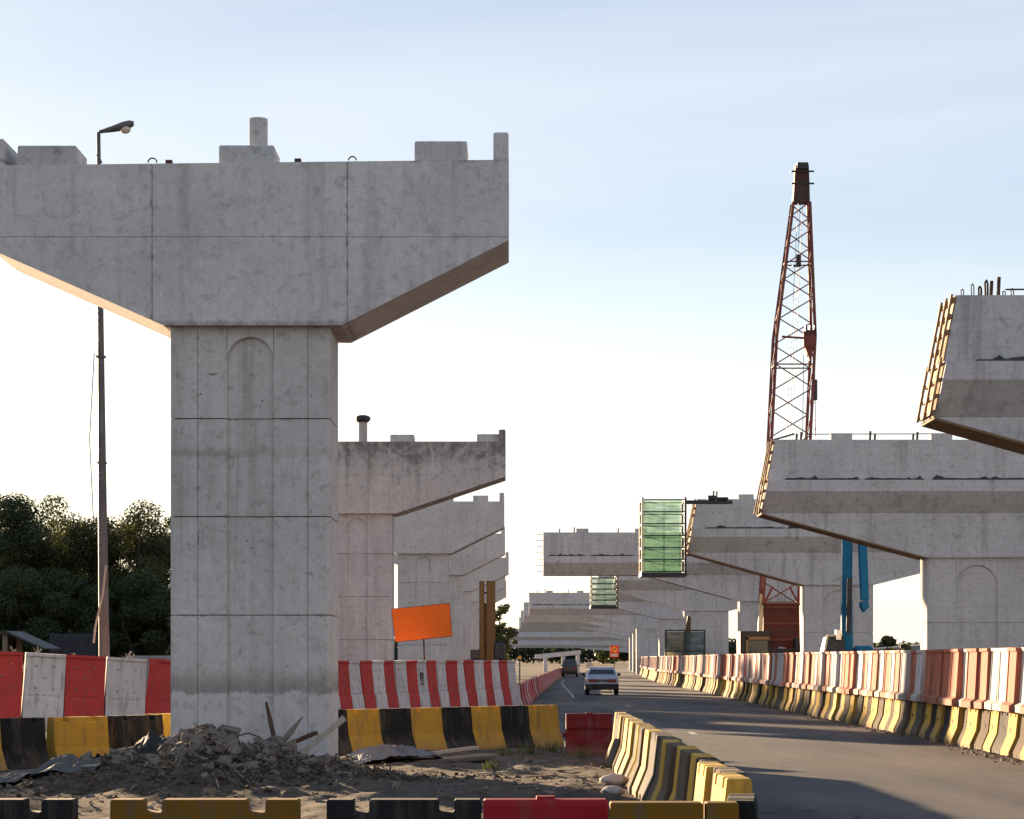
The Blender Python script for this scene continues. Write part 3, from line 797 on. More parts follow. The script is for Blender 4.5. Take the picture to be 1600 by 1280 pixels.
def along(path, step, start=0.0):
    """points and headings every step metres along a polyline"""
    out = []; carry = start
    for (x0,y0),(x1,y1) in zip(path[:-1], path[1:]):
        L = math.hypot(x1-x0, y1-y0); a = math.atan2(y1-y0, x1-x0); s = carry
        while s < L:
            out.append((x0+(x1-x0)*s/L, y0+(y1-y0)*s/L, a)); s += step
        carry = s - L
    return out

# right roadside wall: yellow/black units below, red/white units stacked on them
rnd = random.Random(5)
units = along([(RIGHT[0][0]+0.06, 36.0)] + RIGHT[1:6], UL+0.02)
names_low = {'yellow':'yellow','black':'black','bare':'worn grey'}
names_up = {'red':'faded red','deep':'dark red','white':'white'}
far_low, far_up = [], []
cnt = 0
for i, (x, y, a) in enumerate(units):
    jx = rnd.uniform(-0.06, 0.06); ja = rnd.uniform(-0.05, 0.05)
    k = 'yellow' if i % 2 == 0 else ('black' if rnd.random() < 0.5 else 'bare')
    u = ('white' if (i % 2) else ('deep' if rnd.random() < 0.22 else 'red'))
    if rnd.random() < 0.12: u = 'white' if u == 'red' else 'red'
    if y > 128:
        far_low.append((k, x+jx, y, a+ja)); far_up.append((u, x+jx, y, a+ja)); continue
    cnt += 1
    lo = link_mesh('road_barrier', WALL[k], None, (x+jx, y, 0.002), (0,0,a+ja))
    tag(lo, f'{names_low[k]} lower barrier, {ordinal(cnt)} from the picture edge in the right roadside wall', 'barrier', 'lower barriers of the right roadside wall')
    up = link_mesh('plastic_barrier', UP[u], None, (x+jx+rnd.uniform(-.02,.02), y+0.1, 0.825), (rnd.uniform(-.012,.012), rnd.uniform(-.012,.012), a+ja), (1, 1, 1.05))
    tag(up, f'{names_up[u]} upper barrier, {ordinal(cnt)} from the picture edge in the right roadside wall', 'barrier', 'upper barriers of the right roadside wall')
    if cnt < 30:
        # left flank of the unit faces the road: local +y
        s = link_mesh('lock_hole', tri, lo, (0.12*(-1)**i, 0.138, 0.42), (0, 0, math.pi))
        if i % 2: link_mesh('drain_slots', drain, lo, (0, 0.27, 0.0), (0,0,math.pi))['kind'] = 'stuff'
def joined(name, items, meshes, z, label, cat, group):
    vv, ff, mi, mats = [], [], [], []
    for (k, x, y, a) in items:
        me = meshes[k]; mt = me.materials[0]
        if mt not in mats: mats.append(mt)
        o = len(vv); c, s = math.cos(a), math.sin(a)
        vv += [(x+c*v.co.x-s*v.co.y, y+s*v.co.x+c*v.co.y, z+v.co.z) for v in me.vertices]
        for p in me.polygons: ff.append(tuple(i+o for i in p.vertices)); mi.append(mats.index(mt))
    me = bpy.data.meshes.new(name); me.from_pydata(vv, [], ff)
    for mt in mats: me.materials.append(mt)
    me.polygons.foreach_set('material_index', mi); me.update()
    o = bpy.data.objects.new(name, me); COL.objects.link(o)
    return tag(o, label, cat, group, 'stuff')
fl = along(RIGHT[5:], UL+0.02)
for i, (x,y,a) in enumerate(fl):
    if y > 330: break
    far_low.append(('yellow' if i % 2 else 'black', x, y, a)); far_up.append(('white' if i % 2 else 'red', x, y, a))
joined('far_road_barriers', far_low, WALL, 0.002, 'far end of the right roadside wall, yellow and black lower units', 'barriers', None)
joined('far_plastic_barriers', far_up, UP, 0.86, 'far end of the right roadside wall, red and white upper units', 'barriers', None)

# left hoarding of tall red and white units
hpath = [(-14.2,50.2),(-8.2,52.0),(0.0,78.0)]
hu = along(hpath, 0.925, 0.80)
n_left = sum(1 for u in hu if u[0] < -8.2)
iref = min(range(len(hu)), key=lambda q_: abs(800 + hu[q_][0]*F/hu[q_][1] - 136))
mark_i = min((q_ for q_ in range(n_left, len(hu)) if (q_-iref) % 2), key=lambda q_: abs(800 + hu[q_][0]*F/hu[q_][1] - 640))
for i, (x,y,a) in enumerate(hu):
    k = 'red' if (i - iref) % 2 == 0 else 'white'
    zz = max(0.0, (-7.6 - x)*0.055) - 0.05
    tilt = 0.055 if x < -8.0 else rnd.uniform(-.01,.01)
    o = link_mesh('hoarding_panel', HO[k], None, (x, y, zz+0.03), (rnd.uniform(-.03,.03), tilt+rnd.uniform(-.015,.015), a+rnd.uniform(-.04,.04)))
    side = f'{ordinal(i-n_left+1)} after the bend towards the road' if i >= n_left else f'{ordinal(n_left-i)} left of the bend behind the near column'
    tag(o, f'{k} tall plastic hoarding unit, {side}', 'barrier', 'red and white hoarding left of the road')
    d_ = link_mesh('dimples', DIM[k], o); d_['kind'] = 'stuff'
    if i == mark_i:
        mk = MB(); mk.box(-.10,.12,-.152,-.12,1.02,1.06); mk.box(-.10,-.05,-.152,-.12,1.06,1.40); mk.box(.07,.12,-.152,-.11,1.06,1.40); mk.box(-.05,.07,-.152,-.11,1.22,1.27); mk.box(-.05,.07,-.15,-.10,1.37,1.41)
        mk.build('stencil_mark', M['dark'], o)
# dry weed tufts and scraps on top of the hoarding
for (px, py, sc) in ((33,1012,1.0),(66,1010,1.1),(198,1024,1.2),(205,1020,0.8),(118,1026,.5)):
    D = 51.8; p = P(px, py, D)
    mb = MB(); rr2 = random.Random(px)
    for k in range(5):
        a = rr2.uniform(0,6.28); t_ = Vector((math.cos(a)*0.09, math.sin(a)*0.05, rr2.uniform(0.03,0.16)))*sc
        b = Vector((-0.02,0,0)); mb.add([b, -b, t_ + b*0.4 + Vector((0,0,.02)), t_ - b*1.2], [(0,1,2,3)])
    top = [u for u in hu if abs(u[0]-p.x) < 0.6]
    hz = 1.75 + max(0.0, (-7.6 - p.x)*0.055)
    mb.build('dry_leaf_scrap', M['pale_wood'], None, loc=(p.x, (top[0][1] if top else 51.8), hz), label=f'{ {33:"pale dry leaf on the hoarding top, leftmost of the scraps",66:"pale dry leaf on the hoarding top, second from the left",198:"pale dry tuft on the hoarding top right of the lamp post",205:"small dry leaf right beside the tuft on the hoarding top",118:"tiny dry scrap on the hoarding top left of the lamp post"}[px] }', cat='scrap')

# low barriers along the left road edge beyond the hoarding
lu = along([(0.15,78.6)] + LEFT[1:4], UL+0.02)
far = []
cnt = 0
for i, (x,y,a) in enumerate(lu):
    k = ('white','red','black','red')[i % 4]
    if y < 122:
        cnt += 1
        o = link_mesh('road_barrier', LOW[k], None, (x, y, 0.002), (0,0,a+rnd.uniform(-.03,.03)))
        tag(o, f'{k} low barrier, {ordinal(cnt)} along the left road edge beyond the hoarding corner', 'barrier', 'low barriers along the left road edge')
    else: far.append((k, x, y, a))
joined('far_left_barriers', far, LOW, 0.002, 'far run of low barriers along the left road edge', 'barriers', None)

# fenced enclosure around the near pier
def bar(kind, x, y, ang, label, me=None, z=0.0, tilt=0.0):
    o = link_mesh('road_barrier', me or LOW[kind], None, (x, y, z), (tilt, 0, ang))
    return tag(o, label, 'barrier', 'barriers round the near pier')
E2 = {k: nj_mesh('back_unit_'+k, M[m], 0.90) for k, m in (('yellow','rb_ochre'),('black','rb_black'))}
E = {k: nj_mesh('enclosure_unit_'+k, M[m], 0.90) for k, m in (('yellow','rb_yellow'),('black','rb_black'),('bare','rb_bare'))}
# back-left run
for x0px, x1px, D0, D1, k, lab in ((-70,-5,34.4,34.9,'yellow','yellow barrier at the left picture edge below the hoarding'),
        (-8,66,35.2,35.6,'black','scuffed black barrier at the left edge, beside the yellow one left of the column'),
        (78,164,35.9,36.4,'yellow','ochre yellow barrier between two black ones left of the near column'),
        (172,250,36.8,37.4,'black','black barrier with white drips right beside the near column'),):
    a = P(x0px, HY, D0); b = P(x1px, HY, D1)
    ang = math.atan2(b.y-a.y+0.25, b.x-a.x)
    me = nj_mesh('enclosure_unit_left', E2[k].materials[0], math.hypot(b.x-a.x, b.y-a.y)+0.08)
    bar(k, (a.x+b.x)/2, (a.y+b.y)/2, ang, lab, me, 0.0)
for i, (x, y) in enumerate(((-5.9,38.3),(-5.2,39.3))):
    bar('black' if i else 'yellow', x, y, 0.95, ('yellow','black')[i]+' barrier hidden in line behind the near column')
# back-right run, oblique
seq = ['black','yellow','black','yellow','black','yellow','black','yellow']
for i, k in enumerate(seq):
    x = -3.36 + i*0.56; y = 41.0 + i*0.60
    bar(k, x, y, 0.83, f'{k} barrier, {ordinal(i+1)} in the row right of the near column', E2[k])
# red plastic unit at the far corner
def red_plastic(name, w, h, d, loc, rz, label, mat='rb_plastic'):
    root = empty(name, loc, label, 'barrier', None, rz)
    mb = MB()
    rings = []
    for z, t_ in ((0,d/2),(0.1,d/2),(0.16,d/2-.03),(0.30,d/2-.03),(0.33,d/2-.06),(h*0.62,d/2-.10),(h*0.66,d/2-.07),(h*0.78,d/2-.09),(h*0.82,d/2-.12),(h-.03,d/2-.13),(h,d/2-.15)):
        rings.append([(-w/2,-t_,z),(w/2,-t_,z),(w/2,t_,z),(-w/2,t_,z)])
    mb.loft(rings).build('body', M[mat], root, bevel=0.012)
    MB().tube((-w/2-0.06,0,h*0.5),(-w/2+0.02,0,h*0.5),0.04,0.04,8).build('coupling_pin', M[mat], root)
    MB().box(-0.06,0.06,-0.05,0.05,h-.004,h+.02).build('filler_cap', M[mat], root)
    return root
red_plastic('water_barrier', 0.86, 0.80, 0.46, (1.43, 41.6, 0), 0.0, 'dark red plastic water barrier at the far corner of the enclosure', 'rb_maroon')
# right run, parallel to the road, seen from its sunlit inner side
ru = along([(1.92,38.9),(1.80,17.2)], UL+0.02)
nlab = len(ru)
for i, (x,y,a) in enumerate(ru):
    k = 'yellow' if i % 2 == 0 else ('bare' if (i//2) % 3 else 'black')
    if i in (11,12,13): k = 'bare' if i == 13 else 'black'
    o = bar(k, x+rnd.uniform(-.04,.04), y, a+rnd.uniform(-.035,.035), f'{names_low[k]} barrier, {ordinal(i+1)} from the red corner unit along the road side of the enclosure', E[k])
# front run, only its top edge in the frame
FR = {k: nj_mesh('front_unit_'+k, M[m], 1.22) for k, m in (('yellow','rb_yellow_shaded'),('black','rb_black'))}
for x0, x1, k, lab in ((-160,118,'black','black barrier top at the lower left corner of the picture'),(176,468,'yellow','yellow barrier top with two notches at the bottom edge below the rubble'),
        (512,752,'black','black barrier top at the bottom edge between the yellow and the red'),):
    D = 15.0; a = P(x0, HY, D); b = P(x1, HY, D)
    me = nj_mesh('front_unit', FR[k].materials[0], b.x-a.x)
    bar(k, (a.x+b.x)/2, D, rnd.uniform(-.02,.02), lab, me)
red_plastic('water_barrier', 0.83, 0.88, 0.46, ((852-800)*15/F, 15.0, 0), 0.02, 'bright red plastic barrier top at the bottom edge, beside the yellow corner')
for x0, x1, lab in ((955,1094,'yellow barrier top at the bottom edge right of the red one'),(1104,1150,'short yellow barrier end at the lower right corner of the enclosure')):
    D = 14.7; a = P(x0, HY, D); b = P(x1, HY, D)
    me = nj_mesh('front_unit', M['rb_yellow_shaded'], b.x-a.x+0.02, notches=False)
    bar('yellow', (a.x+b.x)/2, D, 0.0, lab, me)
bar('black', (1166-800)*14.9/F, 15.2, 1.45, 'black barrier end closing the lower right corner of the enclosure', nj_mesh('front_unit', M['rb_black'], 0.8))

# ------------------------------------------------------------------ earth inside the enclosure, rubble
def hgt(x, y):
    n = mnoise.fractal(Vector((x*0.9, y*0.5, 1.3)), 1.0, 2.1, 5)
    n2 = mnoise.fractal(Vector((x*3.1, y*2.0, 7.7)), 1.0, 2.1, 4)
    h = 0.05 + 0.045*n + 0.03*n2
    # heap against the column
    for (cx, cy, sx, sy, hh) in ((-4.6,33.3,0.7,1.1,0.40),(-4.9,31.6,1.5,2.0,0.30),(-3.3,32.6,1.1,1.6,0.30),(-6.0,31.0,0.9,1.5,0.14),(-2.0,29.5,2.6,2.0,0.15),(0.3,27.0,1.2,2.0,0.10)):
        h += hh*math.exp(-((x-cx)/sx)**2-((y-cy)/sy)**2)*(1+0.35*n2)
    e = min(1, max(0, (x+8.9)/0.8))*min(1, max(0, (1.75-x)/0.5))
    return max(0.004, h)*e + 0.003
nx_, ny_ = 150, 130
X = np.linspace(-8.9, 1.72, nx_); Y = np.linspace(15.4, 45.0, ny_)
vv, ff = [], []
for y in Y:
    for x in X:
        vv.append((x, y, hgt(x, y)))
for j in range(ny_-1):
    for i in range(nx_-1):
        xa, ya = X[i], Y[j]
        if ya > 40.5 + max(0, (xa+3.8))*1.0: continue
        if ya > 37.2 + max(0, xa+6.4)*1.2: continue
        ff.append((j*nx_+i, j*nx_+i+1, (j+1)*nx_+i+1, (j+1)*nx_+i))
mb = MB(); mb.v = vv; mb.f = ff
mb.build('dirt_patch', M['earth'], kind='structure', smooth=True)

def chunk_verts(rng, s):
    pts = rng.normal(size=(8,3)); base = np.array([[-1,-1,-1],[1,-1,-1],[1,1,-1],[-1,1,-1],[-1,-1,1],[1,-1,1],[1,1,1],[-1,1,1]], float)
    return (base*0.5 + pts*0.13)*s
CF = [(0,3,2,1),(4,5,6,7),(0,1,5,4),(1,2,6,5),(2,3,7,6),(3,0,4,7)]
def chunks(n, sampler, smin, smax, name, mat, label, cat, flat=0.6):
    mb = MB()
    for k in range(n):
        x, y = sampler()
        s = smin*(smax/smin)**(NR.random()**1.8)
        sc = np.array([s*NR.uniform(.8,1.6), s*NR.uniform(.7,1.2), s*NR.uniform(.4,1.0)*flat/0.6])
        v = chunk_verts(NR, 1.0)*sc
        from mathutils import Euler
        m = np.array(Euler((NR.uniform(-.6,.6), NR.uniform(-.6,.6), NR.uniform(0,6.28))).to_matrix())
        v = v @ m.T + np.array([x, y, hgt(x, y)+s*0.12])
        mb.add(v.tolist(), CF)
    return mb.build(name, mat, None, label=label, cat=cat, kind='stuff')
def heap_pt():
    while True:
        x, y = NR.normal(-4.3, 0.95), NR.normal(32.5, 1.0)
        if y < 34.7 and -8.2 < x < 1.2 and y > 26: return x, y
chunks(1500, heap_pt, 0.02, 0.16, 'rubble_heap', M['rubble'], 'heap of grey rubble and soil against the near column', 'rubble')
def heap_pt2():
    while True:
        x, y = NR.normal(-4.2, 1.6), NR.normal(31.8, 1.5)
        if y < 34.7 and -8.2 < x < 1.2 and y > 25: return x, y
chunks(4200, heap_pt2, 0.015, 0.09, 'soil_clods', M['earth'], 'brown soil clods over the heap at the near column', 'soil')
chunks(1500, lambda: (NR.uniform(-8.3,1.5), NR.uniform(17,40)), 0.015, 0.075, 'scattered_gravel', M['rubble'], 'scattered small stones over the dirt inside the barriers', 'gravel')
sp = MB()
for k in range(900):
    x, y = heap_pt() if k % 3 else heap_pt2()
    L_ = NR.uniform(.06,.24); d_ = Vector(NR.normal(size=3)); d_.z = abs(d_.z)*.6; d_.normalize()
    a_ = Vector((x, y, hgt(x,y)+.02))
    sp.bar(a_ - d_*L_*.4, a_ + d_*L_*.6, NR.uniform(.012,.03), NR.uniform(.008,.018))
sp.build('wood_splinters', M['old_wood'], None, label='brown splinters and roots all over the heap at the near column', cat='splinters', kind='stuff')
def wall_pt():
    y = 30 + 70*NR.random()**1.5; return lerp_path(RIGHT, y) - 0.30 - abs(NR.normal())*0.22, y
gr = MB()
for k in range(1500):
    x, y = wall_pt(); s_g = 0.012*(5**(NR.random()**2))
    v = chunk_verts(NR, 1.0)*np.array([s_g*1.3, s_g, s_g*.7]) + np.array([x, y, s_g*.25])
    gr.add(v.tolist(), CF)
gr.build('road_grit', M['rubble'], None, label='grit and small stones along the foot of the right roadside wall', cat='grit', kind='stuff')
# larger broken pieces one can tell apart
big = [(-5.15,33.2,0.36,'slabby grey concrete lump at the left shoulder of the rubble heap'),(-4.75,33.0,0.24,'pale concrete fragment near the top of the rubble heap'),
       (-4.55,32.9,0.20,'small grey block just below the top of the rubble heap'),(-4.95,32.7,0.22,'grey angular block left of the middle of the rubble heap'),
       (-4.2,33.2,0.26,'dark broken lump at the crest of the rubble heap'),(-4.05,32.0,0.24,'pale long fragment low in the middle of the rubble heap'),
       (-3.3,33.0,0.28,'broken concrete piece right of the heap below the planks'),(-3.55,33.3,0.30,'tilted slab fragment leaning on the right shoulder of the heap'),
       (-5.6,32.6,0.26,'dark lump at the left foot of the rubble heap')]
for k, (x, y, s, lab) in enumerate(big):
    s *= 0.85
    rg = np.random.default_rng(40+k)
    v = chunk_verts(rg, 1.0)*np.array([s*1.3, s*0.8, s*0.7])
    MB().add(v.tolist(), CF).build('rubble_chunk', M['rubble'], None, bevel=0.012, loc=(x, y, hgt(x,y)+s*0.22), label=lab, cat='rubble', group='larger rubble pieces').rotation_euler = (rg.uniform(-.5,.5), rg.uniform(-.5,.5), rg.uniform(0,3))
for k, (px, py, D, s, lab) in enumerate(((960,1222,31.4,0.27,'pinkish pale boulder by the sunlit yellow barriers'),(958,1242,28.9,0.20,'smaller pale stone in front of the pinkish boulder'))):
    p = P(px, py, D)
    bm = bmesh.new(); bmesh.ops.create_icosphere(bm, subdivisions=3, radius=1)
    for v in bm.verts:
        v.co *= 1 + 0.18*mnoise.noise(v.co*1.7 + Vector((k*5,0,0)))
        v.co = Vector((v.co.x*s*0.75, v.co.y*s*0.55, v.co.z*s*0.36))
    me = bpy.data.meshes.new('stone'); bm.to_mesh(me); bm.free(); me.materials.append(M['pink_stone'])
    me.polygons.foreach_set('use_smooth', [True]*len(me.polygons))
    o = link_mesh('stone', me, None, (p.x, D, hgt(p.x, D)+s*0.2)); tag(o, lab, 'stone')

# planks, sticks
def plank(a, b, w, h, mat, label, name='timber_plank', cat='plank', taper=1.0):
    a = Vector(a); b = Vector(b); d = b-a; L = d.length
    q = d.to_track_quat('X', 'Z')
    rings = []
    for s, k in ((0,1.0),(0.5,1.02),(1.0,taper)):
        rings.append([(L*s, -w/2*k, -h/2*k),(L*s, w/2*k, -h/2*k),(L*s, w/2*k, h/2*k),(L*s, -w/2*k, h/2*k)])
    mb = MB(); mb.loft([r_[::-1] for r_ in rings])
    o = mb.build(name, mat, None, loc=a, label=label, cat=cat); o.rotation_euler = q.to_euler()
    return o
def PP(x, y, D): return P(x, y, D)
plank(PP(428,1152,33.9), PP(416,1098,34.4), 0.05, 0.07, M['rust'], 'rusty brown stick standing upright against the near column', taper=0.6)
plank(PP(436,1166,33.4), PP(473,1120,33.9), 0.10, 0.03, M['old_wood'], 'dark pointed board sticking up right of the heap', taper=0.25)
plank(PP(440,1168,33.2), PP(494,1145,33.6), 0.09, 0.05, M['rust'], 'dark plank lying below the pointed board')
plank(PP(470,1178,33.0), PP(538,1122,33.3), 0.06, 0.08, M['pale_wood'], 'long pale timber leaning past the right edge of the near column')
plank(PP(392,1158,33.4), PP(416,1184,32.6), 0.10, 0.03, M['pale_wood'], 'pale board end poking from the heap below the upright stick')
plank(PP(402,1154,33.5), PP(434,1186,32.4), 0.12, 0.03, M['old_wood'], 'grey board on the right slope of the heap')
plank(PP(560,1192,38.6), PP(745,1168,39.6), 0.16, 0.05, M['pale_wood'], 'long pale plank lying over the tarpaulin below the yellow barriers')
plank(PP(650,1190,38.0), PP(770,1180,38.6), 0.6, 0.04, M['old_wood'], 'brown plywood sheet flat on the dirt right of the tarpaulin', 'plywood_sheet', 'board')
plank(PP(530,1186,38.8), PP(618,1166,39.4), 0.06, 0.05, M['pale_wood'], 'thin batten lying across the left part of the tarpaulin')
plank(PP(0,1222,31.5), PP(95,1216,31.9), 0.18, 0.03, M['old_wood'], 'flat grey board on the dirt at the left picture edge')
plank(PP(988,1160,33.6), PP(1008,1172,32.4), 0.04, 0.04, M['rust'], 'black bar stuck across the sunlit yellow barriers', 'steel_bar', 'bar')
plank(PP(950,1198,35.8), PP(965,1156,36.4), 0.09, 0.05, M['cloth'], 'grey post leaning in the far corner beside the red barrier')
for k_, (px_, D_, lab_) in enumerate(((300,33.0,'bent rebar loop poking from the left of the rubble heap'),(372,33.2,'bent rebar poking from the crest of the rubble heap'),(520,31.8,'bent rebar lying at the right end of the rubble heap'))):
    x_ = (px_-800)*D_/F; z_ = hgt(x_, D_)
    MB().path([(0,0,-.05),(0.05*(k_-1),-.02,.18),(0.16,-.05,.27-.05*k_),(0.34,-.1,.22-.06*k_)], .011, 6).build('bent_rebar', M['rust'], None, loc=(x_, D_, z_), label=lab_, cat='rebar')
plank(PP(236,1204,32.2), PP(246,1190,32.3), 0.05, 0.03, M['pale_wood'], 'short pale wood offcut at the left foot of the heap', 'wood_offcut', 'offcut')
for k_, (px_, D_) in enumerate(((640,33),(690,31.5),(745,34),(590,32.2),(120,30.4),(820,33),(870,35))):
    x_ = (px_-800)*D_/F
    plank((x_, D_, hgt(x_,D_)+.02), (x_+.28+.1*(k_%3), D_+.2*(k_%2), hgt(x_+.3,D_)+.03), .06, .02, M['old_wood'] if k_ % 2 else M['pale_wood'],
          f'small wood scrap on the dirt, {ordinal(sorted([120,590,640,690,745,820,870]).index(px_)+1)} from the left', 'wood_scrap', 'scrap')
# tarpaulin and sheeting
def crumple(name, cx, cy, sx, sy, hh, rz, mat, seed, label, cat, nu=34, nv=26):
    vv = []; 
    for j in range(nv):
        for i in range(nu):
            u = i/(nu-1)-.5; v = j/(nv-1)-.5
            x = u*sx; y = v*sy
            n = mnoise.fractal(Vector((u*3+seed, v*3, 0)), 1, 2, 5); rdg = abs(mnoise.noise(Vector((u*5+v*4+seed*2, v*1.2, 3))))
            z = hh*(0.5 + 0.55*n + 0.8*rdg)*max(0.08, 1-1.6*(u*u+v*v)) + 0.01
            e = 1 + 0.12*mnoise.noise(Vector((u*6, v*6, seed)))
            c, s = math.cos(rz), math.sin(rz)
            wx, wy = cx + (c*x-s*y)*e, cy + (s*x+c*y)*e
            vv.append((x*e, y*e, z + hgt(wx, wy)))
    mb = MB(); mb.v = vv
    mb.f = [(j*nu+i, j*nu+i+1, (j+1)*nu+i+1, (j+1)*nu+i) for j in range(nv-1) for i in range(nu-1)]
    o = mb.build(name, mat, None, smooth=False, loc=(cx, cy, 0), label=label, cat=cat); o.rotation_euler = (0,0,rz)
    return o
p = P(612, 1185, 38.4)
crumple('tarpaulin', p.x, 38.6, 1.5, 1.7, 0.26, 0.2, M['tarp'], 3.0, 'crumpled grey blue tarpaulin on the dirt below the yellow barriers', 'tarpaulin')
p = P(205, 1200, 32.6)
crumple('sheeting', p.x, 32.6, 1.1, 1.6, 0.15, 0.3, M['black'], 8.0, 'dark crumpled sheeting at the left foot of the rubble heap', 'sheeting')
p = P(60, 1225, 30.6)
crumple('sheeting', p.x, 30.8, 1.6, 1.4, 0.12, 0.1, M['cloth'], 12.0, 'grey flattened sheeting on the dirt in the left corner', 'sheeting')
# weeds along the back row
def weed(loc, s, seed, label):
    rg = random.Random(seed); mb = MB()
    for k in range(40):
        a = rg.uniform(0,6.28); r_ = rg.uniform(0,0.22)*s; h = rg.uniform(0.05,0.22)*s
        b = Vector((math.cos(a)*r_, math.sin(a)*r_, 0)); t_ = b + Vector((rg.uniform(-.08,.08), rg.uniform(-.08,.08), h)); w = Vector((rg.uniform(-.02,.02), 0.012, 0))
        mb.add([b-w, b+w, t_], [(0,1,2)])
    return mb.build('weed', M['weed'], None, loc=loc, label=label, cat='weed', group='weeds inside the enclosure')
for k, (px, D, s) in enumerate(((830,41.5,1.4),(862,42.2,1.2),(795,41.0,1.0),(770,35,0.8),(905,40,1.2))):
    x = (px-800)*D/F
    weed((x, D, hgt(x, D)), s, k, ('weed tuft below the last yellow barrier of the back row','second weed tuft right of it towards the red barrier','weed tuft at the foot of the last black barrier','small weed in the middle of the dirt','weed tuft in front of the dark red corner barrier')[k])

# ------------------------------------------------------------------ orange board, lamp post, signs
D = 71.0
bd = empty('sign_board', (P(664,HY,D).x, D, 0), 'blank orange board tilted on a thin post behind the hoarding', 'sign')
q = [P(612,952,D), P(702,943,D), P(706,994,D), P(618,1003,D)]
o0 = Vector(bd.location)
mb = MB(); mb.prism([((p-o0).x, (p-o0).z) for p in (q[3],q[2],q[1],q[0])], -0.04, 0.0); mb.build('board', M['orange'], bd, bevel=0.006)
MB().bar((0.05,0.04,0),(-0.06,0.04,2.9),0.07,0.05).build('post', M['rust'], bd)
fr = MB()
for a, b in zip(q, q[1:]+q[:1]): fr.bar(a-o0+Vector((0,0.02,0)), b-o0+Vector((0,0.02,0)), 0.05, 0.03)
fr.build('frame', M['rust'], bd)

D = 55.0
lp = empty('street_lamp', (P(164,HY,D).x, D, 0), 'tall dark street lamp rising behind the near pier cap', 'street lamp')
top = P(154, 207, D) - Vector(lp.location)
rings = []
for k in range(14):
    u = k/13; c = Vector((top.x*u, 0, top.z*u)); r_ = 0.145*(1-u)+0.045*u
    rings.append([(c.x+r_*math.cos(a), r_*math.sin(a), c.z) for a in [2*math.pi*i/10 for i in range(10)]])
MB().loft(rings).build('pole', M['lamp'], lp, smooth=True)
MB().box(-.16,.16,-.16,.16,0.3,1.0).build('base_box', M['lamp'], lp, bevel=0.02)
hd = []
for s, w, h0, h1 in ((0.02,0.05,-0.03,0.05),(0.12,0.06,-0.02,0.08),(0.36,0.10,0.0,0.16),(0.60,0.14,0.03,0.25),(0.76,0.13,0.08,0.28),(0.86,0.07,0.14,0.26)):
    c = top + Vector((s, 0, s*0.02))
    hd.append([(c.x, w*math.cos(a), c.z + (h0+h1)/2 + (h1-h0)/2*math.sin(a)) for a in [2*math.pi*i/12 for i in range(12)]])
head = MB().loft(hd).build('lamp_head', M['lamp'], lp, smooth=True)
le = []
for z, r_ in ((0.10,0.12),(0.03,0.12),(-0.02,0.09),(-0.045,0.04)):
    c = top + Vector((0.66, 0, z+0.02)); le.append([(c.x+r_*1.1*math.cos(a), r_*math.sin(a), c.z) for a in [2*math.pi*i/12 for i in range(12)]])
MB().loft(le[::-1]).build('lens', M['lens'], head, smooth=True)
MB().bar(top+Vector((-0.02,0,-.55)), top+Vector((0.06,0,-.75)), 0.1, 0.06).build('bracket', M['lamp'], lp)
for z in (9.2, 6.6): MB().box(top.x*z/15-.105, top.x*z/15+.105, -.105,.105, z, z+.05).build('clamp_band', M['lamp'], lp)
mb = MB(); mb.path([(0.05,-.16,4.1),(-0.02,-.17,3.4),(-0.2,-.2,2.6),(-0.24,-.2,2.2)], 0.03); mb.build('hanging_cord', M['pale_wood'], lp)
mb = MB(); mb.path([(top.x*.6-.15, -.1, 9.3), (top.x*.5-.28,-.1,7.2),(top.x*.4-.2,-.1,5.2)], 0.012); mb.build('side_cable', M['rope'], lp)

def warning_sign(px, py, D, w, h, label):
    b = P(px, py, D); root = empty('warning_sign', (b.x, D, 0), label, 'sign')
    z = b.z
    MB().box(-w/2,w/2,-0.03,0,z-h/2,z+h/2).build('board', M['sign_red'], root)
    mb = MB(); mb.prism([(0,z-h*.12),(w*.42,z+h*.16),(0,z+h*.44),(-w*.42,z+h*.16)], -.036, -.031); mb.build('diamond', M['sign_amber'], root)
    mb = MB(); mb.bar((-w*.13,-.04,z+.08),(w*.13,-.04,z+h*.25),.012,.09); mb.build('symbol', M['black'], root)
    MB().box(-w*.36,w*.36,-.036,-.031,z-h*.42,z-h*.2).build('text_plate', M['rb_white'], root)
    MB().tube((0,0.05,0),(0,0.05,z+h*.3),0.04).build('post', M['lamp'], root)
warning_sign(960,1018,215,0.85,1.15,'small red and amber warning sign over the right barriers by the white car')
def flasher(px, D, zt, label):
    x = (px-800)*D/F; root = empty('warning_lamp', (x, D, 0), label, 'warning lamp')
    MB().tube((0,0,0),(0,0,zt-.2),0.025).build('post', M['lamp'], root)
    MB().box(-.09,.09,-.06,.06,zt-.22,zt-.02).build('housing', M['black'], root, bevel=0.02)
    MB().wheel((0,-.06,zt-.10),0.07,0.06,14,'Y').build('lens', M['amber'], root)
flasher(812, 80.0, 1.95, 'amber warning lamp on a post at the corner of the hoarding')
flasher(992, 230.0, 2.5, 'slim lamp on a post beyond the red and amber sign')

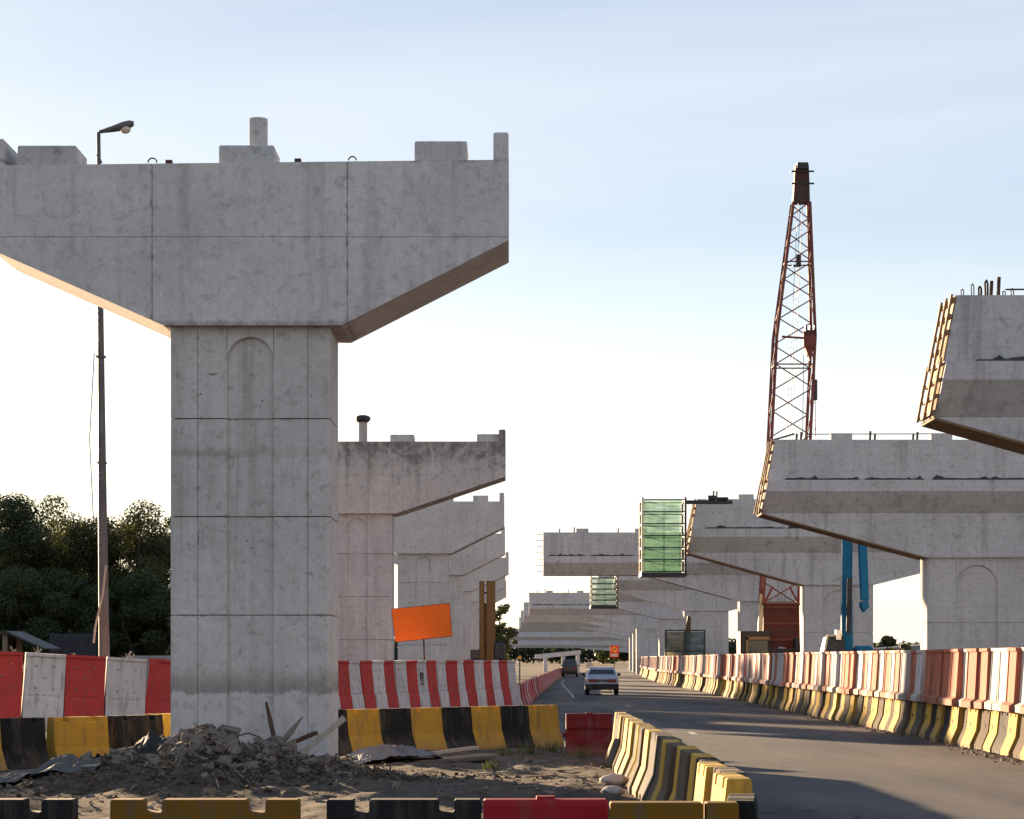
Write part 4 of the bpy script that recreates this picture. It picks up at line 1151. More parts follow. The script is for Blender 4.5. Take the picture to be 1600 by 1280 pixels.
# ------------------------------------------------------------------ netted access cages
def cage(x0, x1, z0, z1, D, depth, label, net, nrows, group='netted access cages on the pier caps'):
    root = empty('access_cage', (x0, D, z0), label, 'cage', group)
    W, H = x1-x0, z1-z0; r_ = 0.05 if H > 2.5 else 0.045
    for sx in (0, W):
        for sy in (0, depth):
            MB().box(sx-r_, sx+r_, sy-r_, sy+r_, -0.05, H+0.12).build('post', M['cream_post'] if sx == 0 else M['dark'], root)  # sunlight put into the colour: left posts cream, right posts dark
    for k in range(nrows+1):
        z = H*k/nrows
        for sy in (0, depth): MB().box(r_, W-r_, sy-.025, sy+.025, z-.03, z+.03).build('rail', M['dark'], root)
        for sx in (0, W): MB().box(sx-.025, sx+.025, r_, depth-r_, z-.03, z+.03).build('rail', M['dark'], root)
    MB().box(-.06, W+.06, -.08, depth+.08, -0.22, -0.06).build('platform', M['dark'], root)
    def netp(name, f):
        nu, nv = 10, 14; vv = []
        for j in range(nv+1):
            for i in range(nu+1):
                u, v = i/nu, j/nv
                vv.append(f(u, v, 0.03*mnoise.noise(Vector((u*5, v*6, D)))))
        mb = MB(); mb.v = vv; mb.f = [(j*(nu+1)+i, j*(nu+1)+i+1, (j+1)*(nu+1)+i+1, (j+1)*(nu+1)+i) for j in range(nv) for i in range(nu)]
        mb.build(name, net, root)
    netp('net_panel', lambda u,v,n: (W*(.03+.9*u), -.06+n, H*v*.99+.01))
    netp('net_panel', lambda u,v,n: (.06+n, depth*u, H*v*.99+.01))
    netp('net_panel', lambda u,v,n: (W*(.03+.9*u), depth+.06+n, H*v*.99+.01))
    return root
c1 = cage((1004-800)*107.5/F, (1071-800)*107.5/F, P(0,893,107.5).z, P(0,781,107.5).z, 107.5, 2.0, 'tall green netted access cage hung on the end of a pier cap', M['net'], 6)
MB().box(2.0, 4.4, 0.9, 1.1, 3.30, 3.48).build('support_beam', M['dark'], c1)
for k, (a, b, h) in enumerate(((3.2,3.6,.22),(3.6,4.2,.14))): MB().box(a, b, 0.8, 1.2, 3.49, 3.49+h).build('beam_counterweight', M['dark'], c1, bevel=.04)
c2 = cage((924-800)*169/F, (965-800)*169/F, P(0,946,169).z, P(0,903,169).z, 169.0, 2.0, 'small teal netted access cage beneath the long cap', M['net_teal'], 5)
# netted frame standing on the ground behind the right wall
x0, x1 = (1040-800)*166/F, (1101-800)*166/F
gf = empty('netted_frame', (x0, 166.0, 0), 'green and yellow netted frame standing behind the right roadside wall', 'frame')
W, H = x1-x0, 3.85
for sx in (0, W*.5, W): MB().box(sx-.06, sx+.06, -.06,.06, 0, H).build('post', M['dark'], gf)
for z in (H, H*.6, .4): MB().box(-.06, W+.06, -.05,.05, z, z+.1).build('rail', M['dark'], gf)
MB().box(.06, W*.5, -.012, .0, .45, H*.98).build('net_panel', M['net_yellow'], gf)
MB().box(W*.5+.06, W-.06, -.012, .0, .45, H*.98).build('net_panel', M['net_teal'], gf)
# orange jib behind it
jb = empty('telescopic_jib', ((1072-800)*169.2/F, 169.2, 0), 'short orange jib pointing up behind the netted frame', 'jib')
MB().box(-.5,.5,-.5,.5,0,1.2).build('base', M['dark'], jb, bevel=.05)
MB().loft([[(-.45,-.2,1.2),(.35,-.2,1.2),(.35,.2,1.2),(-.45,.2,1.2)],[(.1,-.1,5.0),(.35,-.1,5.0),(.35,.1,5.0),(.1,.1,5.0)]]).build('jib_arm', M['gold'], jb)

# ------------------------------------------------------------------ crawler crane
D = 119.0
cr_ = empty('crawler_crane', ((1217-800)*D/F, D, 0), 'red lattice boom crawler crane rising behind the right piers', 'crane')
s_ = D/F
for sx in (-1.55, 1.55):
    tb = [(sx*1.0 + d_, y, z) for d_ in (0,) for y, z in ()]
    ring = [(-2.6,0.45),(-2.3,0.9),(2.3,0.9),(2.6,0.45),(2.3,0.0),(-2.3,0.0)]
    MB().loft([[(sx-.38, y, z) for y, z in ring],[(sx+.38, y, z) for y, z in ring]]).build('track', M['crane_dark'], cr_, bevel=.03)
MB().box(-1.5,1.5,-1.6,3.0,1.0,2.35).build('house', M['crane_dark'], cr_, bevel=.05)
cabx = (1150-1217)*s_
cb = MB().box(cabx, -0.75, -2.2, -0.4, 0.95, 3.25).build('cab', M['crane_dark'], cr_, bevel=.05)
MB().box(cabx+.42,-.85,-2.24,-2.205,1.5,2.75).build('cab_window', M['glass'], cb)
fb = MB(); fb.box(cabx+.3,cabx+.42,-2.26,-2.2,0.95,3.0); fb.box(cabx+.3,-.75,-2.26,-2.2,2.8,2.95)
fb.build('cab_frame', M['wood'], cb)  # timber brown puts the orange sunlight on the frame into its colour
MB().box(0.62,1.28,-1.9,-.2,1.0,2.9).build('engine_box', M['crane_dark'], cr_, bevel=.05)
# boom foot: solid red section with an arched opening
bw = 1.0
arch = [(-bw,1.1),(-.62,1.1)] + [(.62*math.cos(a), 1.1+1.35*math.sin(a)) for a in [math.pi*(1-i/10) for i in range(11)]][1:-1] + [(.62,1.1),(bw,1.1),(bw-.08,4.7),(-bw+.1,4.7)]
ft = MB().prism(arch, -1.2, -0.6).build('boom_foot', M['crane_foot'], cr_)
for zf in (2.75, 3.6, 4.45): MB().box(-.93,.93,-1.25,-1.203,zf,zf+.1).build('stiffener', M['crane'], ft)
for xf in (-.55,.1,.55): MB().wheel((xf,-1.22,3.25), .1, .05, 12, 'Y').build('pin_boss', M['crane_dark'], ft)
for sx_ in (-1,1): MB().bar((sx_*.95,-1.1,4.6),(sx_*.45,-1.0,5.6),.12,.1).build('foot_brace', M['crane'], cr_)
MB().box(-.9,.9,-1.3,-1.0,.95,1.5).build('winch_drum', M['crane_dark'], cr_, bevel=.1)
MB().bar((-1.15,-1.0,2.9),(-1.0,-1.0,5.2),0.25,0.22).build('foot_stay', M['cream_post'], cr_)
# lattice
base = Vector((0,-.9,4.7)); tip = Vector(((1255-1217)*s_, 1.0, CH+(HY-312)*s_))
def sec(u):
    c = base.lerp(tip, u); k_ = max(0, (u-.66)/.34); w = 1.02*(1-k_)+0.44*k_; d_ = 0.85*(1-k_)+0.40*k_
    return [c+Vector((-w,-d_,0)), c+Vector((w,-d_,0)), c+Vector((w,d_,0)), c+Vector((-w,d_,0))]
for k in range(4):
    MB().path([sec(0)[k], sec(.66)[k], sec(1)[k]], 0.085, 8).build('boom_chord', M['crane'], cr_)
us = [0]; 
while us[-1] < 1: us.append(us[-1] + 0.060*(1-max(0,us[-1]-.6)*1.1))
us = [u/us[-1] for u in us]
for side in range(4):
    lac = MB()
    for i in range(len(us)-1):
        a, b = sec(us[i]), sec(us[i+1]); k, k2 = side, (side+1) % 4
        p0, p1 = (a[k], b[k2]) if i % 2 == 0 else (a[k2], b[k])
        lac.tube(p0, p1, 0.034, 0.034, 5)
        if i % 5 == 0: lac.tube(a[k], a[k2], 0.04, 0.04, 5)
    lac.build('boom_lacing', M['crane'], cr_)
hd_ = MB(); a = sec(1.0); 
hd_.loft([a, [p + Vector((0.03,0.05,1.2)) + (Vector((tip.x,tip.y,p.z))-p)*0.10 for p in a], [p + Vector((0.05,0.1,2.05)) + (Vector((tip.x,tip.y,p.z))-p)*0.20 for p in a]])
hd_.build('boom_head', M['crane_brown'], cr_)
tz = tip + Vector((0.05,0.1,2.0))
MB().box(tz.x-.30,tz.x+.30,tz.y-.5,tz.y+.3,tz.z-.2,tz.z+.12).build('head_sheaves', M['crane_dark'], cr_)
for dz_ in (-.35,-1.0): 
    MB().tube(tz+Vector((-.62,-.42,dz_)), tz+Vector((.62,-.42,dz_)), 0.05).build('head_pin', M['crane_dark'], cr_)
# hoist ropes within the boom
rp = MB()
for dx_ in (-.2,0.0,.18): rp.tube((base.x+dx_,base.y-.2,base.z), tip+Vector((dx_*.6,-.3,1.2)), 0.014, 0.014, 4)
rp.build('hoist_ropes', M['rope'], cr_)
# sheave block halfway and hanging fall
u = (945-525)/(945-312.0); c = base.lerp(tip, u)
bk = Vector(((1263-1217)*s_, c.y-.75, CH+(HY-530)*s_))
MB().box(bk.x-.32,bk.x+.32,bk.y-.3,bk.y+.3,bk.z-.55,bk.z+.4).build('sheave_block', M['crane'], cr_, bevel=.08)
for dx_ in (-.2,.05,.28): MB().wheel(bk+Vector((dx_,-.1,.35)), .3, .1, 14).build('sheave', M['crane_dark'], cr_)
MB().prism([(bk.x-.25,bk.z-.5),(bk.x,bk.z-1.2),(bk.x+.25,bk.z-.5)], bk.y-.2, bk.y+.2).build('block_tail', M['crane'], cr_)
MB().bar((c.x-.75,c.y-.6,bk.z+.1),(bk.x,c.y-.6,bk.z),.1,.1).build('block_strut', M['crane'], cr_)
hr = MB(); hr.path([bk+Vector((.1,0,-.6)), bk+Vector((.28,0,-1.4)), bk+Vector((.32,0,-5.2))], .03, 5); hr.path([bk+Vector((-.3,0,-.9)), bk+Vector((-.35,0,-5.2))], .016, 4)
hr.build('hanging_fall', M['rope'], cr_)
MB().box(bk.x+.2,bk.x+.42,bk.y-.1,bk.y+.1,bk.z-3.3,bk.z-2.2).build('rope_weight', M['crane_dark'], cr_, bevel=.04)
ma = MB(); pr = base.lerp(tip, 0.86)
ma.box(pr.x-.35,pr.x+.1,pr.y-.55,pr.y-.3,pr.z-.5,pr.z-.42); ma.box(pr.x-.15,pr.x+.1,pr.y-.5,pr.y-.35,pr.z-.42,pr.z+.15)
ma.build('boom_fitting', M['crane_dark'], cr_)

# ------------------------------------------------------------------ blue excavator
D = 95.0; s_ = D/F
ex = empty('excavator', ((1322-800)*s_, D, 0), 'blue excavator with raised arm in front of the stained column', 'excavator')
for sx in (-1.0, 1.0):
    ring = [(-1.9,0.4),(-1.6,0.8),(1.6,0.8),(1.9,0.4),(1.6,0.0),(-1.6,0.0)]
    MB().loft([[(sx-.25, y, z) for y, z in ring],[(sx+.25, y, z) for y, z in ring]]).build('track', M['black'], ex, bevel=.03)
MB().box(-1.25,1.3,-1.0,2.2,0.9,1.75).build('house', M['blue'], ex, bevel=.08)
MB().box(.25,.95,-1.3,-.1,1.75,2.35).build('engine_cover', M['blue'], ex, bevel=.1)
cb = MB().loft([[(-1.15,-1.35,.9),(-.2,-1.35,.9),(-.2,.3,.9),(-1.15,.3,.9)],[(-1.12,-1.35,1.9),(-.2,-1.35,1.9),(-.2,.3,1.9),(-1.12,.3,1.9)],[(-.92,-1.0,2.75),(-.22,-1.0,2.75),(-.22,.25,2.75),(-.92,.25,2.75)]]).build('cab', M['dark'], ex, bevel=.04)
MB().loft([[(-1.02,-1.37,1.35),(-.3,-1.37,1.35),(-.3,-1.355,1.35),(-1.02,-1.355,1.35)],[(-1.0,-1.375,1.9),(-.3,-1.375,1.9),(-.3,-1.36,1.9),(-1.0,-1.36,1.9)]]).build('cab_glass', M['glass'], cb)
fr = MB(); fr.path([(-1.17,-1.38,.9),(-1.14,-1.38,1.9),(-.94,-1.03,2.77),(-.3,-1.03,2.79)], .05); fr.build('cab_frame', M['cream_post'], cb)
bx = lambda x: (x-1322)*s_
zz = lambda y: CH+(HY-y)*s_
MB().loft([[(bx(1311)-.02,-.9,1.4),(bx(1328),-.9,1.4),(bx(1328),-.2,1.4),(bx(1311)-.02,-.2,1.4)],
           [(bx(1310),-1.0,zz(935)),(bx(1326),-1.0,zz(935)),(bx(1326),-.7,zz(935)),(bx(1310),-.7,zz(935))],
           [(bx(1310),-1.2,zz(832)),(bx(1326),-1.2,zz(832)),(bx(1326),-.7,zz(832)),(bx(1310),-.7,zz(832))]]).build('boom', M['blue'], ex, bevel=.03)
MB().loft([[(bx(1335),-2.0,zz(940)),(bx(1346),-2.0,zz(940)),(bx(1346),-1.6,zz(940)),(bx(1335),-1.6,zz(940))],
           [(bx(1334),-1.8,zz(890)),(bx(1346),-1.8,zz(890)),(bx(1346),-1.3,zz(890)),(bx(1334),-1.3,zz(890))],
           [(bx(1333),-1.6,zz(828)),(bx(1344),-1.6,zz(828)),(bx(1344),-1.1,zz(828)),(bx(1333),-1.1,zz(828))]]).build('stick', M['blue'], ex, bevel=.03)
MB().bar((bx(1312),-1.0,zz(838)),(bx(1342),-1.0,zz(838)),.3,.3).build('elbow_pin', M['dark'], ex)
MB().tube((bx(1318),-1.4,zz(990)),(bx(1319),-1.5,zz(905)),.10,.10,10).build('boom_ram', M['dark'], ex)
MB().tube((bx(1319),-1.45,zz(940)),(bx(1319),-1.4,zz(905)),.055,.055,8).build('ram_rod', M['chrome'], ex)
MB().prism([(bx(1334),zz(942)),(bx(1334),zz(950)),(bx(1339),zz(958)),(bx(1346),zz(950)),(bx(1344),zz(940))], -2.1, -1.5).build('bucket', M['blue'], ex)
MB().box(bx(1300),bx(1308),-1.2,-.9,zz(1000),zz(985)).build('work_lamp', M['chrome'], ex)

# ------------------------------------------------------------------ piling rig on the left
D = 148.0; s_ = D/F
pr_ = empty('piling_rig', ((762-800)*s_, D, 0), 'piling rig with shade-darkened yellow mast and dark blue body behind the left piers', 'rig')
for k, (xa, xb) in enumerate(((749,757),(760,774))):
    MB().box((xa-762)*s_, (xb-762)*s_, -.4, .2, 1.2, P(0,908,D).z - 0.0).build('leader_mast', M['gold'], pr_, bevel=.04)
for k in range(7): MB().box((752-762)*s_, (773-762)*s_, .2, .3, 1.6+k*.75, 1.72+k*.75).build('mast_rung', M['dark'], pr_)
MB().box((755-762)*s_, (762-762)*s_, -.25, .15, 1.2, 5.4).build('drive_rod', M['rust'], pr_)
MB().box((728-762)*s_, (787-762)*s_, -.6, 2.6, .55, 1.75).build('body', M['navy'], pr_, bevel=.06)
MB().box((772-762)*s_, (789-762)*s_, -.5, 1.4, 1.75, 2.9).build('cab', M['navy'], pr_, bevel=.08)
MB().box((735-762)*s_, (752-762)*s_, -.3, 1.0, 1.75, 2.4).build('winch', M['dark'], pr_, bevel=.06)
for sx in (-1.1, .9): MB().box(sx-.3,sx+.3,-1.2,2.6,0,.6).build('track', M['black'], pr_, bevel=.08)

# ------------------------------------------------------------------ vehicles
def sedan(loc, rz, label, paint, W=1.66, Hh=1.38, L=4.2, van=False):
    root = empty('car', loc, label, 'car', None, rz)
    hw = W/2
    # body: stations along y, rear at y=0 facing -y
    def ringx(y, w, z0, z1):
        return [(-w*.94,y,z0),(w*.94,y,z0),(w,y,z0+.16),(w,y,z1-.10),(w*.93,y,z1),(-w*.93,y,z1),(-w,y,z1-.10),(-w,y,z0+.16)]
    belt = .92 if not van else 1.05
    MB().loft([ringx(0.0,hw*.93,.34,belt-.06), ringx(.10,hw*.98,.27,belt), ringx(.9,hw,.24,belt+.01), ringx(2.8,hw,.24,belt-.02), ringx(L-.35,hw*.96,.26,.72), ringx(L,hw*.86,.34,.62)][::-1]).build('body', paint, root, bevel=.02)
    r0, r1, f1, f0 = (.55,1.0,2.35,3.05) if not van else (.06,.30,2.5,3.3)
    def ringy(z, y0, y1, w): return [(-w,y0,z),(w,y0,z),(w,y1,z),(-w,y1,z)]
    cab = MB().loft([ringy(belt-.01,r0,f0,hw*.93), ringy(belt+.06,r0+.05,f0-.1,hw*.92), ringy(Hh-.05,r1-.04,f1+.04,hw*.74), ringy(Hh,r1+.06,f1-.06,hw*.68)]).build('cabin', paint, root, bevel=.025)
    def glass(y0, z0, w0, y1, z1, w1):
        n = Vector((0,-(z1-z0),(y1-y0))).normalized()*.006
        MB().add([Vector((-w0,y0,z0))+n, Vector((w0,y0,z0))+n, Vector((w1,y1,z1))+n, Vector((-w1,y1,z1))+n], [(0,1,2,3)]).build('rear_window', M['glass'], cab)
    k = (r1-.04-(r0+.05))/(Hh-.05-belt-.06)
    glass(r0+.05+k*.05, belt+.11, hw*.80, r0+.05+k*(Hh-.12-belt-.06), Hh-.12, hw*.66)
    for sx in (-1, 1):
        MB().add([(sx*hw*.912,r0+.45,belt+.09),(sx*hw*.912,f0-.35,belt+.09),(sx*hw*.775,f1-.05,Hh-.12),(sx*hw*.775,r1+.08,Hh-.12)], [(0,1,2,3)]).build('side_window', M['glass'], cab)
        MB().box(sx*hw*.55-.24, sx*hw*.55+.24, -.012, .1, belt-.30, belt-.13).build('tail_lamp', M['tail'], root, bevel=.01)
        MB().box(sx*(hw+.07)-.08, sx*(hw+.07)+.08, 2.5, 2.6, belt+.02, belt+.16).build('door_mirror', M['dark'], root, bevel=.02)
        for y in (.75, L-.85):
            wh = empty_child('wheel', root, (sx*(hw-.11), y, .30))
            MB().wheel((0,0,0), .30, .19, 22).build('tyre', M['black'], wh, bevel=.02)
            MB().wheel((sx*.02,0,0), .19, .17, 16).build('rim', M['chrome'], wh)
    bp = MB().box(-hw*.98, hw*.98, -.09, .16, .28, .56).build('rear_bumper', M['black'], root, bevel=.03)
    MB().box(-.24,.24,-.02,.02,belt-.27,belt-.15).build('number_plate', M['plate'], root)
    MB().tube((.4,-.04,.24),(.4,.4,.24),.03).build('exhaust', M['dark'], root)
    return root
def empty_child(name, parent, loc):
    o = bpy.data.objects.new(name, None); COL.objects.link(o); o.parent = parent; o.location = loc; o.empty_display_size = .1
    return o
sedan(((941-800)*111/F, 111.0, 0.003), -0.02, 'pale silver sedan seen from behind, driving away on the road', M['car'])
sedan(((890-800)*222/F, 222.0, 0.003), -0.05, 'dark hatchback van driving ahead of the silver sedan', M['van'], 1.62, 1.72, 4.0, True)

# motorcycle and rider ahead of the sedan
D = 190.0; mx = (921-800)*D/F
mc = empty('motorcycle', (mx, D, 0.003), 'small motorcycle just left of and beyond the silver sedan', 'motorcycle')
for y in (-.6, .6): MB().wheel((0,y,.29), .29, .1, 18).build('wheel', M['black'], mc)
MB().loft([[(-.1,-.75,.55),(.1,-.75,.55),(.1,-.75,.75),(-.1,-.75,.75)],[(-.14,-.2,.45),(.14,-.2,.45),(.14,-.2,.8),(-.14,-.2,.8)],[(-.1,.45,.5),(.1,.45,.5),(.1,.45,.95),(-.1,.45,.95)]]).build('frame', M['dark'], mc)
MB().box(-.13,.13,-.7,0,.78,.86).build('saddle', M['black'], mc, bevel=.03)
MB().tube((-.33,.42,1.05),(.33,.42,1.05),.02).build('handlebar', M['dark'], mc)
MB().box(-.07,.07,-.8,-.76,.62,.72).build('tail_lamp', M['tail'], mc)
def rider(loc):
    J = {'pel':(0,-.35,.92),'chest':(0,-.22,1.28),'neck':(0,-.18,1.46),'head':(0,-.14,1.60),'top':(0,-.14,1.72),
         'ls':(-.19,-.2,1.40),'le':(-.30,.02,1.18),'lh':(-.31,.36,1.07),'rs':(.19,-.2,1.40),'re':(.30,.02,1.18),'rh':(.31,.36,1.07),
         'lk':(-.22,.08,.80),'la':(-.18,-.08,.38),'lt':(-.18,.12,.34),'rk':(.22,.08,.80),'ra':(.18,-.08,.38),'rt':(.18,.12,.34)}
    rad = {'pel':.15,'chest':.17,'neck':.065,'head':.10,'top':.07,'ls':.075,'le':.05,'lh':.035,'rs':.075,'re':.05,'rh':.035,'lk':.075,'la':.05,'lt':.04,'rk':.075,'ra':.05,'rt':.04}
    E_ = [('pel','chest'),('chest','neck'),('neck','head'),('head','top'),('chest','ls'),('ls','le'),('le','lh'),('chest','rs'),('rs','re'),('re','rh'),('pel','lk'),('lk','la'),('la','lt'),('pel','rk'),('rk','ra'),('ra','rt')]
    ks = list(J); me = bpy.data.meshes.new('person')
    me.from_pydata([J[k] for k in ks], [(ks.index(a), ks.index(b)) for a, b in E_], [])
    o = bpy.data.objects.new('person', me); COL.objects.link(o); o.location = loc
    md = o.modifiers.new('skin', 'SKIN')
    if not me.skin_vertices: 
        bm = bmesh.new(); bm.from_mesh(me); bm.verts.layers.skin.verify(); bm.to_mesh(me); bm.free()
    for i, k in enumerate(ks):
        sv = me.skin_vertices[0].data[i]; sv.radius = (rad[k], rad[k]*.85); sv.use_root = k == 'pel'
    sb = o.modifiers.new('sub', 'SUBSURF'); sb.levels = 2; sb.render_levels = 2
    me.materials.append(M['shirt'])
    tag(o, 'motorcycle rider in a pale top and dark helmet, seen from behind', 'person')
    bm = bmesh.new(); bmesh.ops.create_uvsphere(bm, u_segments=16, v_segments=10, radius=.145)
    hm = bpy.data.meshes.new('helmet'); bm.to_mesh(hm); bm.free(); hm.materials.append(M['black'])
    h = bpy.data.objects.new('helmet', hm); COL.objects.link(h); h.parent = o; h.location = (0,-.14,1.66); h.scale = (.9,1.05,1)
    return o
rider((mx, D, 0.003))

# ------------------------------------------------------------------ trees
def leaf_cloud(mb_v, mb_f, centers, radii, n, size, rng):
    C = np.array(centers); Rd = np.array(radii)
    pr = (Rd**2); pr = pr/pr.sum()
    idx = rng.choice(len(C), n, p=pr)
    d = rng.normal(size=(n,3)); d /= np.linalg.norm(d, axis=1)[:,None]
    rad = Rd[idx]*(0.45+0.62*rng.random(n)**0.7)
    pos = C[idx] + d*rad[:,None]*np.array([1,1,.8])
    nrm = d + rng.normal(size=(n,3))*0.6 + np.array([0,0,.3]); nrm /= np.linalg.norm(nrm, axis=1)[:,None]
    t1 = np.cross(nrm, rng.normal(size=(n,3))); t1 /= np.linalg.norm(t1, axis=1)[:,None]
    t2 = np.cross(nrm, t1)
    s = size*(0.6+0.8*rng.random(n))[:,None]
    q = np.stack([pos - t1*s*1.0, pos - t2*s*.55, pos + t1*s*1.0, pos + t2*s*.55], 1).reshape(-1,3)
    o = len(mb_v)
    mb_v += q.tolist(); mb_f += [(o+4*i, o+4*i+1, o+4*i+2, o+4*i+3) for i in range(n)]
def tree(name, x, y, H, rad, seed, mat, label, low=0.15, n=9000, leaf=0.22, group=None, nclump=34, cat='tree'):
    rng = np.random.default_rng(seed)
    root = empty(name, (x, y, 0), label, cat, group)
    cs, rs = [], []
    zc = H*(0.5+low/2); hz = H*(1-low)/2
    for k in range(nclump):
        d = rng.normal(size=3); d /= np.linalg.norm(d); f = rng.random()**0.45
        c = np.array([d[0]*rad*f, d[1]*rad*f, zc + d[2]*hz*f])
        cr2 = rad*rng.uniform(.16,.38)
        c[2] = min(c[2], H-cr2*.8)
        cs.append(c); rs.append(cr2)
    v, f = [], []
    leaf_cloud(v, f, cs, rs, n, leaf, rng)
    mb = MB(); mb.v = v; mb.f = f; mb.build('crown', mat, root)
    tr = MB(); tr.tube((0,0,-.05),(0.1,0,H*.3),.03*H,.022*H,9); tr.tube((.1,0,H*.3),(.05,.1,H*.75),.022*H,.006*H,8); tr.build('trunk', M['bark'], root)
    for k in range(5):
        c = cs[k*3]; z0 = H*(.25+.08*k)
        MB().tube((.08,0,z0), tuple(c), .011*H, .003*H, 6).build('limb', M['bark'], root)
    return root
TG = 'trees behind the left hoarding'
for k, (px, D, top, rad, mat, lab) in enumerate(((-70,150,762,4.8,'leaf_dark','dark tree at the far left picture edge'),
      (15,146,770,4.2,'leaf_dark','dark rounded tree left of the lamp post, nearest the picture edge'),
      (92,150,766,4.4,'leaf_mid','tallest dark tree just left of the lamp post'),
      (150,158,776,4.3,'leaf_dark','dark tree right behind the lamp post'),
      (215,150,763,4.2,'leaf_mid','broad dark tree between the lamp post and the near column'),
      (285,156,800,3.2,'leaf_dark','dark tree mostly hidden behind the near column'))):
    p = P(px, top, D)
    tree('leafy_tree', p.x, D, p.z, rad, 20+k, M[mat], lab, 0.0, 52000, 0.095, TG, 60)
for k, (px, D, top, rad, lab) in enumerate(((10,140,905,3.4,'dark shrub mass low at the far left'),(75,141,880,3.6,'dark shrub below the tallest tree'),(190,140,890,3.4,'dark shrub right of the lamp post'),(135,143,900,3.0,'dark shrub behind the lamp post'),(245,141,910,3.0,'dark shrub beside the near column'),(-60,140,890,3.6,'dark shrub beyond the left picture edge'))):
    p = P(px, top, D)
    tree('shrub', p.x, D, p.z, rad, 60+k, M['leaf_dark'], lab, 0.0, 24000, 0.095, 'shrubs below the left trees', 20, 'shrub')
for k, (x, y, H_, rr_, lab) in enumerate(((-16.5,126,8.6,2.6,'nearest added shade tree hidden behind the near column'),(-15.2,136,9.0,2.7,'middle added shade tree hidden behind the near column'),(-15.0,146,9.2,2.7,'farthest added shade tree hidden behind the near column'),
        (-25.5,59,6.1,2.8,'nearest small tree of the added shade belt beyond the left picture edge'),(-26.2,65,6.2,2.8,'second small tree of the added shade belt beyond the left picture edge'),(-26.0,71,6.4,2.9,'third small tree of the added shade belt beyond the left picture edge'),(-27.5,77,6.6,2.9,'farthest small tree of the added shade belt beyond the left picture edge'))):
    tree('leafy_tree', x, y, H_, rr_, 110+k, M['leaf_dark'], lab, 0.0, 12000, 0.14, TG, 40)  # unseen trees added to shade the dirt and the far right wall
p = P(797, 932, 258)
tree('leafy_tree', p.x-1.3, 258, p.z, 2.3, 90, M['leaf_mid'], 'distant tree peeping past the end of the left piers', 0.1, 6000, 0.16)
p = P(1386, 988, 130)
tree('shrub', p.x, 130, p.z+.15, 1.3, 95, M['leaf_mid'], 'olive bush right of the stained column', 0.0, 2500, 0.14, None, 16, 'shrub')

# site cabin, shed, distant buildings and woods
sh = empty('site_shed', ((5-800)*105/F, 105, 0), 'dim open shed with sloping roof at the left edge below the trees', 'shed')
for sx, sy in ((-2.6,0),(0.1,0),(-2.6,3),(0.1,3)): MB().box(sx-.12,sx+.12,sy-.12,sy+.12,0,3.0).build('post', M['old_wood'], sh)
MB().prism([(-3.2,3.0),(0.2,3.0),(2.0,2.25),(2.0,2.31),(0.2,3.12),(-3.2,3.12)], -.4, 3.4).build('roof', M['dark'], sh)
ct = empty('site_container', ((118-800)*112/F, 112, 0), 'dark blue site container under the trees left of the lamp post', 'container')
MB().box(-1.3,1.3,0,2.4,.15,3.05).build('body', M['navy'], ct, bevel=.03)
for k in range(12): MB().box(-1.25+k*.22,-1.25+k*.22+.09,-.03,0,.3,2.95).build('side_rib', M['navy'], ct)
for sx in (-1.1,1.1): MB().box(sx-.15,sx+.15,.2,2.2,0,.15).build('skid', M['dark'], ct)
vh = empty('parked_vehicle', ((232-800)*85/F, 85, 0), 'pale blue roof of a parked vehicle behind the hoarding beside the near column', 'vehicle')
MB().loft([[(-1.2,0,.3),(1.2,0,.3),(1.2,1.7,.3),(-1.2,1.7,.3)],[(-1.2,0,1.1),(1.2,0,1.1),(1.2,1.7,1.1),(-1.2,1.7,1.1)],[(-.9,.2,1.93),(.9,.2,1.93),(.9,1.5,1.93),(-.9,1.5,1.93)]]).build('body', M['grey_sheet'], vh, bevel=.06)
for sx in (-.75,.75): MB().wheel((sx,.0,.3),.3,.2,16,'Y').build('wheel', M['black'], vh)

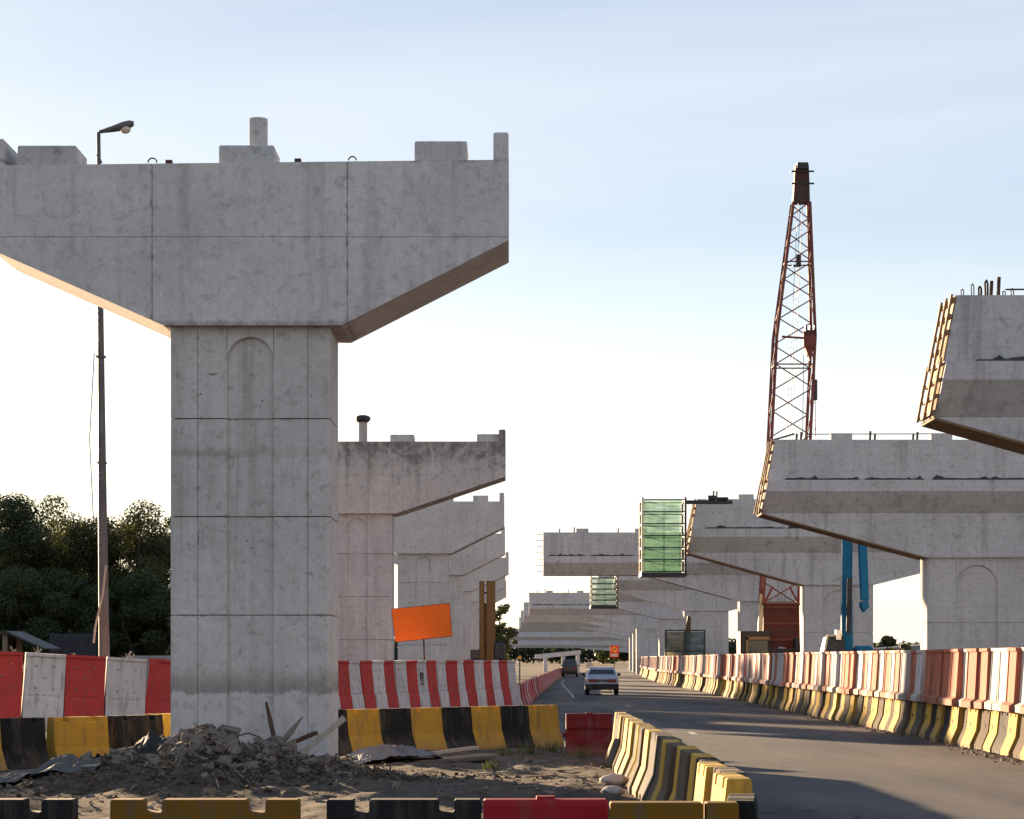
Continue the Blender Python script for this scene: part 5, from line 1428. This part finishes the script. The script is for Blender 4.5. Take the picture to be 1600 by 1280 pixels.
def hall(x0, x1, D, depth, h, label):
    root = empty('warehouse', ((x0+x1)/2, D, 0), label, 'building'); W = (x1-x0)/2
    MB().box(-W,W,0,depth,0,h).build('wall', M['white_wall'], root)
    MB().prism([(-W-.4,h),(W+.4,h),(W+.4,h+.25),(0,h+1.2),(-W-.4,h+.25)], -.4, depth+.4).build('roof', M['grey_sheet'], root)
    for k in range(int(W*2//4)):
        x = -W+1.4+k*4
        w_ = MB().box(x,x+1.8,-.06,-.004,h*.35,h*.7).build('window', M['glass'], root)
        MB().box(x-.08,x+1.88,-.09,-.062,h*.35-.12,h*.35).build('sill', M['white_wall'], w_)
hall(38, 62, 255, 14, 2.4, 'low grey building on the horizon between the stained column and the lit column')
hall(66, 96, 330, 16, 3.4, 'long low building on the horizon beyond the right picture edge')

# low sunlit ramp at the end of the road
rm = empty('concrete_ramp', ((850-800)*300/F, 300, 0), 'low sunlit concrete ramp beam on posts at the end of the road', 'ramp')
MB().loft([[(-1.2,0,1.75),(5.0,1.4,2.35),(5.0,2.4,2.35),(-1.2,1.0,1.75)],[(-1.2,0,2.35),(5.0,1.4,2.95),(5.0,2.4,2.95),(-1.2,1.0,2.35)]]).build('beam', M['conc_a'], rm)
for x in (.2, 2.6, 4.6): MB().box(x-.25,x+.25,.3+x*.25,1.1+x*.25,0,1.9+x*.09).build('post', M['conc_a'], rm)

def far_wood(name, x0, x1, D, h, seed, label):
    rng = np.random.default_rng(seed); v, f = [], []
    cs, rs = [], []
    x = x0
    while x < x1:
        r_ = rng.uniform(.35,.6)*h; cs.append((x, D+rng.uniform(-6,6), h*rng.uniform(.35,.6))); rs.append(r_); x += r_*0.9
    leaf_cloud(v, f, cs, rs, int(len(cs)*420), 0.75, rng)
    mb = MB(); mb.v = v; mb.f = f; mb.build(name, M['leaf_far'], None, label=label, cat='trees', kind='stuff')
far_wood('far_woodland', -260, -16, 640, 9, 3, 'far belt of trees on the left horizon')
far_wood('far_woodland', 30, 320, 700, 8, 4, 'far belt of trees on the right horizon')
far_wood('far_woodland', -14, 40, 820, 9, 5, 'far belt of trees closing the end of the road')
